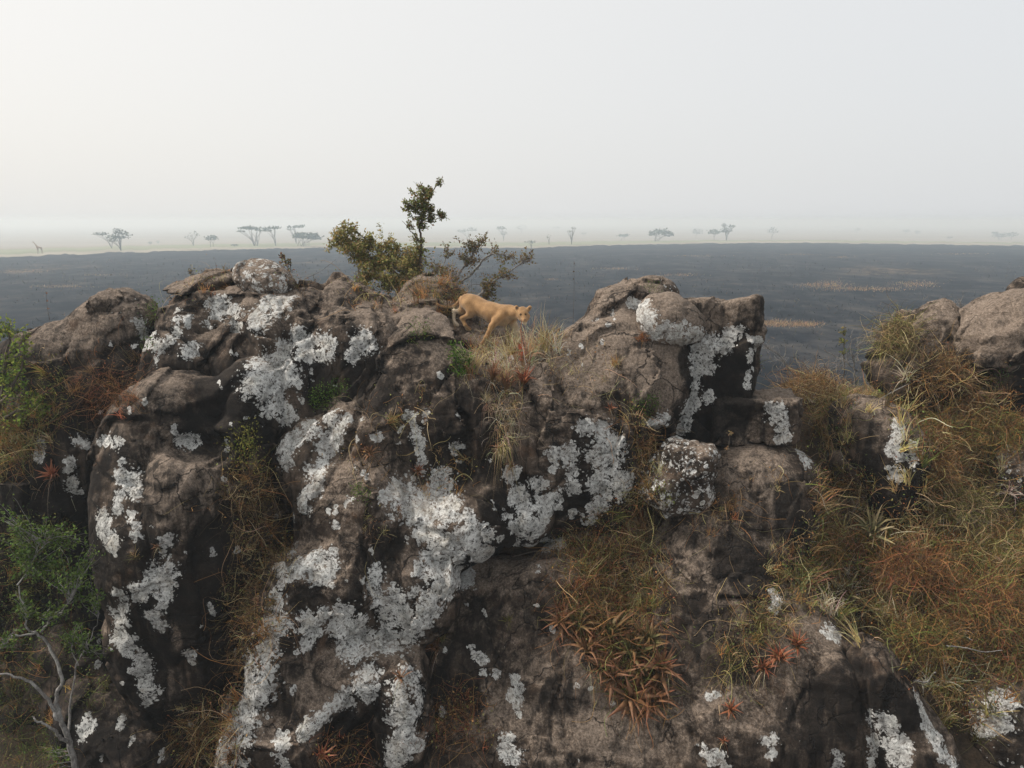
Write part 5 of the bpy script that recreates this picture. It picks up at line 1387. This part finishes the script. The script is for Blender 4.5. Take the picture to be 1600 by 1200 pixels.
def lioness(Y0=12.62):
    def q(x, y, d=0.0):
        return P(x, y, Y0 + d)

    def seat(x, y, d, r):
        """keep a point of a leg or of the tail in front of the rock it touches"""
        h = hit(x, y)[0]
        return (x, y, d if h is None else min(d, h.y - .8 * r - Y0), r)

    def paw(x, y, d, r):
        h = hit(x, y)[0]
        return (x, y, d if h is None or abs(h.y - Y0 - d) > .45 else h.y - .7 * r - Y0, r)

    def chain(pts, k=.04):
        return [cone(q(*a[:3]), q(*b[:3]), a[3], b[3], k) for a, b in zip(pts, pts[1:])]
    pr = []
    pr += chain([(731, 471.5, .22, .15), (742, 476, .15, .145), (756, 483, .05, .130), (770, 488, -.04, .15), (785, 492, -.12, .165)], .12)
    pr += chain([(788, 488, -.12, .12), (797, 487, -.18, .105), (806, 489.5, -.26, .092), (812, 490, -.30, .08)], .08)
    pr += [cone(q(768, 497, -.04), q(786, 499, -.12), .085, .11, .08)]
    # head: skull, brow, muzzle, jaw, cheeks, ears
    pr += [cone(q(816.5, 487.5, -.33), q(817.5, 491.5, -.39), .098, .092, .04), cone(q(818, 493, -.41), q(819.8, 500.5, -.50), .066, .052, .03), cone(q(818.5, 498, -.43), q(820, 505, -.48), .052, .038, .03),
           cone(q(812, 494, -.36), q(814, 498, -.39), .05, .044, .03), cone(q(824, 494, -.37), q(823, 498, -.40), .048, .042, .03)]
    pr += [cone(q(809.5, 483.8, -.32), q(806.8, 479.8, -.32), .040, .034, .015), cone(q(825, 483.8, -.35), q(828, 480.2, -.35), .040, .034, .015)]
    # legs
    pr += chain([(734, 475, .12, .125), (737, 486, .06, .085), (734, 492, .06, .058)], .06) + chain([(734, 492, .06, .056), (722, 497.5, .12, .040), (727, 508, .08, .031), paw(730.5, 513, .04, .038), paw(734, 514.3, .0, .033)], .03)
    pr += chain([(728, 473, .30, .115), seat(723, 484, .30, .07), seat(720, 487, .30, .05)], .06) + chain([seat(720, 487, .30, .048), seat(709.5, 486, .30, .039), seat(709, 501, .30, .030), paw(712, 506.5, .28, .037), paw(715, 508, .24, .032)], .03)
    pr += chain([(788, 489, -.21, .105), (775, 502, -.24, .075), (769, 509, -.25, .056), (759.5, 527, -.28, .036), paw(755, 536, -.30, .038), paw(752.5, 538, -.34, .034)], .035)
    pr += chain([(798, 495, -.06, .09), (804, 510, -.05, .065), seat(807, 519, -.05, .05), seat(810, 532, -.07, .036), paw(815, 538, -.11, .038), paw(822, 540, -.15, .033)], .035)
    # tail
    pr += chain([(721, 466, .32, .045), seat(716, 473, .34, .030), seat(708, 479, .34, .026), seat(698, 480, .34, .023), seat(687, 477.5, .34, .021), seat(681, 474.5, .34, .022)], .02)
    pr += chain([seat(683, 475.5, .34, .026), seat(676, 472.5, .34, .018)], .02)
    v, f = surface(pr, 0.0125)
    n = vnormals(v, f)
    me = make_mesh('lioness', v, f)
    c = np.empty((len(v), 3)); c[:] = (0.355, 0.21, 0.098)
    c *= (1 + .16 * fbm(v * 6, 3))[:, None]
    c *= (1 - .22 * smooth01((n[:, 2] - .35) / .5))[:, None]            # darker saddle along the back

    def blend(mask, colr):
        c[:] = c * (1 - mask[:, None]) + np.array(colr) * mask[:, None]

    def spot(p, r, colr, s=1.0):
        blend(s * smooth01((r - np.linalg.norm(v - np.array(p), axis=1)) / (r * .5)), colr)

    def along(a, b, r, colr, s=1.0):
        a, b = np.array(a), np.array(b); ab = b - a
        t = np.clip(((v - a) @ ab) / (ab @ ab), 0, 1)
        blend(s * smooth01((r - np.linalg.norm(v - a - t[:, None] * ab, axis=1)) / (r * .4)), colr)
    pale = (0.60, 0.47, 0.32)
    blend(.65 * smooth01((-n[:, 2] - .15) / .6), pale)                       # cream belly and inner legs
    q3 = lambda x, y, d, r: q(*seat(x, y, d, r)[:3])
    along(q3(723, 486, .30, .07), q3(709, 486, .30, .04), .09, pale, .5)
    along(q3(709.5, 486, .30, .039), q3(715, 508, .24, .032), .10, (0.66, 0.56, 0.43), .95)
    along(q(803, 506, -.05), q3(811, 533, -.07, .036), .10, (0.62, 0.52, 0.39), .85)
    along(q3(815, 538, -.11, .038), q3(823, 540, -.15, .033), .08, pale, .8)
    along(q(731, 513, .04), q(735, 515, .0), .05, pale, .7)
    along(q(798, 500, -.2), q(806, 498, -.27), .09, pale, .45)
    spot(q(820.2, 504.5, -.49), .07, (0.66, 0.58, 0.46), .95)                    # chin
    spot(q(816, 499, -.48), .04, (0.62, 0.5, 0.36), .6)
    spot(q(820, 499.3, -.56), .03, (0.10, 0.06, 0.05), .95)                # nose
    spot(q(813.6, 491.3, -.47), .028, (0.035, 0.022, 0.015), 1)              # eyes
    spot(q(821.6, 491, -.48), .028, (0.035, 0.022, 0.015), 1)
    spot(q(807.6, 481.3, -.365), .040, (0.06, 0.04, 0.03), .9)                   # ears
    spot(q(827.2, 481.5, -.395), .034, (0.10, 0.06, 0.04), .8)
    along(q3(679, 474, .34, .02), q3(675, 472, .34, .02), .05, (0.06, 0.04, 0.03), .9)   # tail tuft
    along(q(775, 484, -.2), q(764, 500, -.15), .06, (0.24, 0.135, 0.06), .45)    # muscle crease shade painted in behind the shoulder and before the thigh
    along(q(747, 478, 0), q(742, 492, 0), .07, (0.24, 0.135, 0.06), .4)
    along(q(729, 470, 0.05), q(726, 480, .05), .06, (0.40, 0.26, 0.13), .4)
    attr(me, 'col', np.clip(c, 0.01, .8))
    o = link('lioness', me, fur_material(), origin=tuple(q(760, 535, 0)))
    return tag(o, 'tawny lioness stepping down the rocks with head turned to the camera', 'lion')


lioness()


# ------------------------------------------------------------------ far plain: trees, giraffe, unburnt grass
def far_material(name, col):
    t = NT(name)
    oi = t('ShaderNodeTexCoord').outputs['Object']
    n = t.noise(oi, 0.8, 3)
    c = t.mix(t.step(n, .35, .65), tuple(x * .7 for x in col), tuple(x * 1.25 for x in col))
    return t.surface(t('ShaderNodeBsdfPrincipled', Base__Color=c, Roughness=.9).outputs[0])


CROWN = far_material('acacia_foliage', (0.055, 0.075, 0.035))
TRUNK = far_material('acacia_bark', (0.09, 0.075, 0.06))


def acacia(label, bx, by, crowns, trunks=1, dens=1.0, name='acacia_tree', group='trees on the far plain'):
    """bx, by: foot in the picture; crowns: (x centre, y centre, half width, half height) in the picture"""
    b = ground_at(bx, by, -0.05, True); D = b.y
    m = mpp(bx, by, D)
    root = empty(name, tuple(b)); tag(root, label, 'tree', group)
    gt, gc = Geo(), Geo()
    gl = 0
    for (cx, cy, rx, rz) in crowns:
        cen = np.array((b.x + (cx - bx) * m, b.y, b.z + (by - cy) * m)); W, H = rx * m, max(rz * m, .5)
        dep = W * .85
        for k in range(5):
            e = cen + np.array((RNG.uniform(-.75, .75) * W, RNG.uniform(-.6, .6) * dep, -H * .2))
            fork = np.array(b) + (cen - np.array(b)) * np.array((.25, .25, .42)) + RNG.normal(size=3) * .15
            off = np.array(((k % trunks) - (trunks - 1) / 2, 0, 0)) * W * .35
            r = max(.012 * (by - cy) * m * 1.4, .10)
            c = curve([np.array(b) + off, fork + off, (fork + off) * .4 + e * .6 + UP * H * .2, e], 4, .05)
            gt.tube(c, np.linspace(r, r * .3, len(c)), sides=5)
        n = int(150 * dens * max(1.0, rx / 16))
        q = RNG.normal(size=(n, 3)); q = unit(q) * RNG.uniform(.2, 1, (n, 1)) ** .5
        lump = 1 + .25 * noise3(q * 2.2 + cx)
        q[:, 2] = np.where(q[:, 2] < -.25, -.25 + .2 * q[:, 2], q[:, 2])
        p = cen + q * np.array((W, dep, H)) * lump[:, None]
        s = RNG.uniform(.35, .95, n) * max(.5, min(1.3, W * .22))
        gc.leaves(p, RNG.normal(size=(n, 3)) * np.array((1, 1, .35)), s * 1.5, s * 1.1, np.repeat([(0.05, 0.07, 0.03)], n, 0))
    gt.build('trunk', TRUNK, root, tuple(b))
    tag(gc.build('crown', CROWN, root, tuple(b)), kind='stuff')


for a in [
        ('flat-topped acacia behind the leftmost tree pair', 175, 388, [(160, 366, 12, 3), (178, 371, 10, 5)], 1, .7), ('leftmost dark tree with a rounded top, in front of its pair', 189, 392, [(192, 369, 14, 8), (187, 362, 6, 5), (178, 376, 7, 4)], 1, 1.3),
        ('thin bare-looking tree left of the small umbrella acacia', 302, 384, [(297, 371, 7, 4), (306, 366, 8, 5)], 1, .35), ('small squat umbrella acacia on the left plain', 331, 385.5, [(332, 373, 12, 4)], 2, 1.2),
        ('tall wide umbrella acacia, left one of the tall two', 400, 384, [(391, 357, 17, 2.5), (410, 359, 12, 4), (378, 362, 7, 1)], 2, .8), ('tall slim umbrella acacia, right one of the tall two', 431, 384, [(428, 357, 13, 1.8), (420, 361, 8, 2)], 1, .7),
        ('pale umbrella acacia behind the broad dark one', 463, 381, [(465, 355, 15, 2.2), (455, 359, 6, 1.5)], 1, .6), ('broad dark umbrella acacia just left of the shrub', 474, 385, [(480, 369, 24, 6), (468, 369, 10, 5), (494, 372, 10, 4)], 3, 1.6),
        ('faint round-crowned tree seen over the twiggy shrub', 730, 373, [(722, 361, 10, 3), (738, 359, 10, 4)], 1, .8), ('dark narrow tree seen right of the twiggy shrub', 787, 377, [(787, 365, 6, 4), (783, 357, 9, 3)], 1, .8),
        ('faint tall round tree in the middle distance', 815, 366, [(815, 356, 10, 5)], 1, .9), ('small bare umbrella tree close to the burn edge', 830, 388, [(830, 378, 10, 2)], 1, .4), ('thin pole-like tree right of the shrub', 858, 382, [(857, 370, 4, 4)], 1, .25),
        ('thin forked tree in the middle of the plain', 893, 382, [(896, 357, 5, 2), (890, 362, 6, 2)], 1, .3), ('faint distant tree above the forked one', 870, 362, [(870, 356, 8, 2)], 1, .6), ('small distant bush right of the forked tree', 912, 368, [(912, 365, 5, 2)], 1, .6),
        ('low flat umbrella acacia alone in the centre', 973, 376, [(974, 368, 11, 2.2)], 2, 1.0), ('broad domed acacia with two trunks', 1026, 377, [(1032, 363, 19, 5), (1044, 367, 9, 4), (1020, 366, 8, 4)], 2, 1.6), ('round dense tree right of the domed acacia', 1087, 372, [(1089, 362, 9, 6)], 1, 1.5),
        ('grey-green tree with a leaning trunk, left of a touching pair', 1116, 375, [(1115, 363, 11, 5)], 1, 1.1), ('taller tree with a split crown, right of a touching pair', 1135, 376, [(1133, 360, 11, 7), (1142, 354, 6, 3), (1130, 352, 4, 3)], 1, 1.0), ('pale rounded tree right of the touching pair', 1206, 374, [(1206, 361, 10, 6)], 1, .8),
        ('thin faint tree on the right plain', 1338, 366, [(1339, 359, 5, 3)], 1, .4), ('small distant tree, left of a matching two', 1415, 366, [(1416, 361, 6, 2.5)], 1, .9), ('small round distant tree, right of a matching two', 1433, 367, [(1433, 363, 5, 3)], 1, .9), ('small bush near the right burn edge', 1484, 374, [(1484, 371, 5, 2)], 1, .8),
        ('dark broad tree at the right of the plain', 1562, 375, [(1562, 368, 12, 4), (1553, 364, 5, 2)], 2, 1.4), ('paler tree touching the dark one at the far right', 1580, 375, [(1580, 367, 9, 4)], 1, .9),
        ('distant speck of a tree above the pale rounded tree', 1243, 355, [(1243, 352, 4, 1.5)], 1, .5), ('far speck of a tree near the horizon on the right', 1272, 351, [(1271, 349, 4, 1.2)], 1, .5), ('far wide speck of trees right of the horizon specks', 1310, 357, [(1311, 354, 7, 1.5)], 1, .5),
        ('small shrub behind the burn edge left of the bare-looking tree', 235, 382, [(235, 379, 4, 2)], 1, .7), ('smaller shrub right beside its neighbour on the left plain', 247, 381, [(247, 378, 3, 2)], 1, .7), ('dark low bush in the grass left of the tall acacias', 367, 385, [(367, 383, 6, 1.2)], 1, .8)]:
    acacia(*a)


def giraffe():
    b = ground_at(58, 397, 0.0, True)
    m = mpp(58, 397, b.y)

    def q(x, y, d=0.0):
        return (b.x + (x - 58) * m, b.y + d, b.z + (397 - y) * m)
    pr = [cone(q(60, 386.5), q(65.5, 387.3), .42, .36, .25), cone(q(60, 386), q(56.3, 380.5), .30, .16, .2), cone(q(56.3, 380.5), q(54.8, 378.3), .15, .12, .1), cone(q(54.9, 378.2), q(53.2, 379.2), .13, .08, .08), cone(q(55, 378), q(55.4, 376.8), .05, .04, .05),
          cone(q(66, 387), q(67.2, 391), .07, .05, .05)]
    for x0, x1, d in ((59.8, 59.2, -.2), (60.2, 60.4, .2), (65.4, 65.8, -.2), (65.8, 66.6, .2)):
        pr += [cone(q(x0, 388, d), q((x0 + x1) / 2 + .1, 392.5, d), .17, .10, .1), cone(q((x0 + x1) / 2 + .1, 392.5, d), q(x1, 396.9, d), .10, .07, .05)]
    v, f = surface(pr, .05)
    o = link('giraffe', make_mesh('giraffe', v, f), far_material('giraffe_coat', (0.22, 0.13, 0.06)), origin=tuple(b))
    tag(o, 'tiny distant giraffe standing at the burn edge on the far left', 'giraffe')


giraffe()

g = Geo()
_n = 9000
_az = RNG.uniform(-.72, .72, _n); _r = 45 * (300 / 45) ** RNG.uniform(0, 1, _n) ** .8
_ch = np.stack([_r * np.sin(_az), _r * np.cos(_az), np.full(_n, .001)], 1)
_keep = noise3(_ch * np.array((.03, .02, 0)) + 5) > -.12
_ch, _r = _ch[_keep], _r[_keep]
_w = .03 * _r / 60 + .05
_d = RNG.normal(size=(len(_ch), 3)) * .5 + UP
_h = RNG.uniform(.15, .5, len(_ch)) * (1 + _r / 300)
g.ribbons(_ch[:, None] + unit(_d)[:, None] * (_h[:, None, None] * np.linspace(0, 1, 3)[None, :, None]), _w * 1.6, pick(((0.006, 0.006, 0.007), (0.012, 0.011, 0.011), (0.05, 0.042, 0.034), (0.09, 0.066, 0.042)), len(_ch), .3))
tag(g.build('charred_grass_stubs', STRAW), 'charred black and brown grass stubs over the burnt plain', kind='stuff')

for lab, spots, n in [
        ('orange strip of unburnt grass on the black plain beside the overhanging boulder', [(1205, 506, 22, 5), (1240, 507, 26, 4), (1265, 508, 18, 3)], 1500), ('long tan strip of unburnt grass across the burnt plain on the right', [(1270, 446, 20, 3), (1300, 445, 24, 5), (1350, 452, 60, 3), (1430, 444, 30, 4)], 1600),
        ('pale grass remnants far out on the burnt plain', [(1315, 402, 16, 2), (1500, 397, 40, 1), (1090, 400, 50, 1), (1250, 398, 30, 1)], 500), ('small tan grass remnant right of the lioness', [(862, 437, 12, 1), (1060, 430, 30, 2), (960, 420, 30, 1.5)], 400), ('thin tan grass remnant on the burnt plain at left', [(95, 448, 40, 2), (40, 425, 30, 1.5), (160, 430, 30, 1)], 350)]:
    g = Geo()
    for (x, y, rx, ry) in spots:
        k = int(n * rx * ry / sum(s[2] * s[3] for s in spots))
        pts = np.array([tuple(ground_at(x + RNG.normal() * rx * .6, y + RNG.normal() * ry * .6, .002)) for _ in range(k)]).reshape(-1, 3)
        far = max(1.0, float(np.linalg.norm(pts, axis=1).mean()) / 100) if k else 1
        grass(g, pts, np.zeros_like(pts) + UP, (.25, .6), .05 * far, .6, .4, ((0.33, 0.2, 0.1), (0.38, 0.28, 0.15), (0.25, 0.14, 0.07)), 4)
    c = np.concatenate(g.v)
    tag(g.build('unburnt_grass', STRAW, origin=(float(c[:, 0].mean()), float(c[:, 1].mean()), 0)), lab, kind='stuff')

# ------------------------------------------------------------------ haze
def haze_box():
    x, y0, y1, z0, z1 = 14500.0, -14500.0, 14500.0, -8.6, 17.0
    v = np.array([(a, b, c) for a in (-x, x) for b in (y0, y1) for c in (z0, z1)], np.float32)
    f = np.array([(0, 1, 3, 2), (4, 6, 7, 5), (0, 4, 5, 1), (2, 3, 7, 6), (0, 2, 6, 4), (1, 5, 7, 3)])
    t = NT('pale_smoke_haze')
    pv = t('ShaderNodeVolumePrincipled')
    pv.inputs['Color'].default_value = (0.575, 0.68, 0.765, 1)
    pv.inputs['Absorption Color'].default_value = (0.42, 0.42, 0.42, 1)
    pv.inputs['Density'].default_value = HAZE
    pv.inputs['Anisotropy'].default_value = 0.2
    t.l.new(pv.outputs['Volume'], t.out.inputs['Volume'])
    o = link('haze', make_mesh('haze', v, f, False), t.m)
    return tag(o, kind='stuff')


HAZE = 0.0016
haze_box()
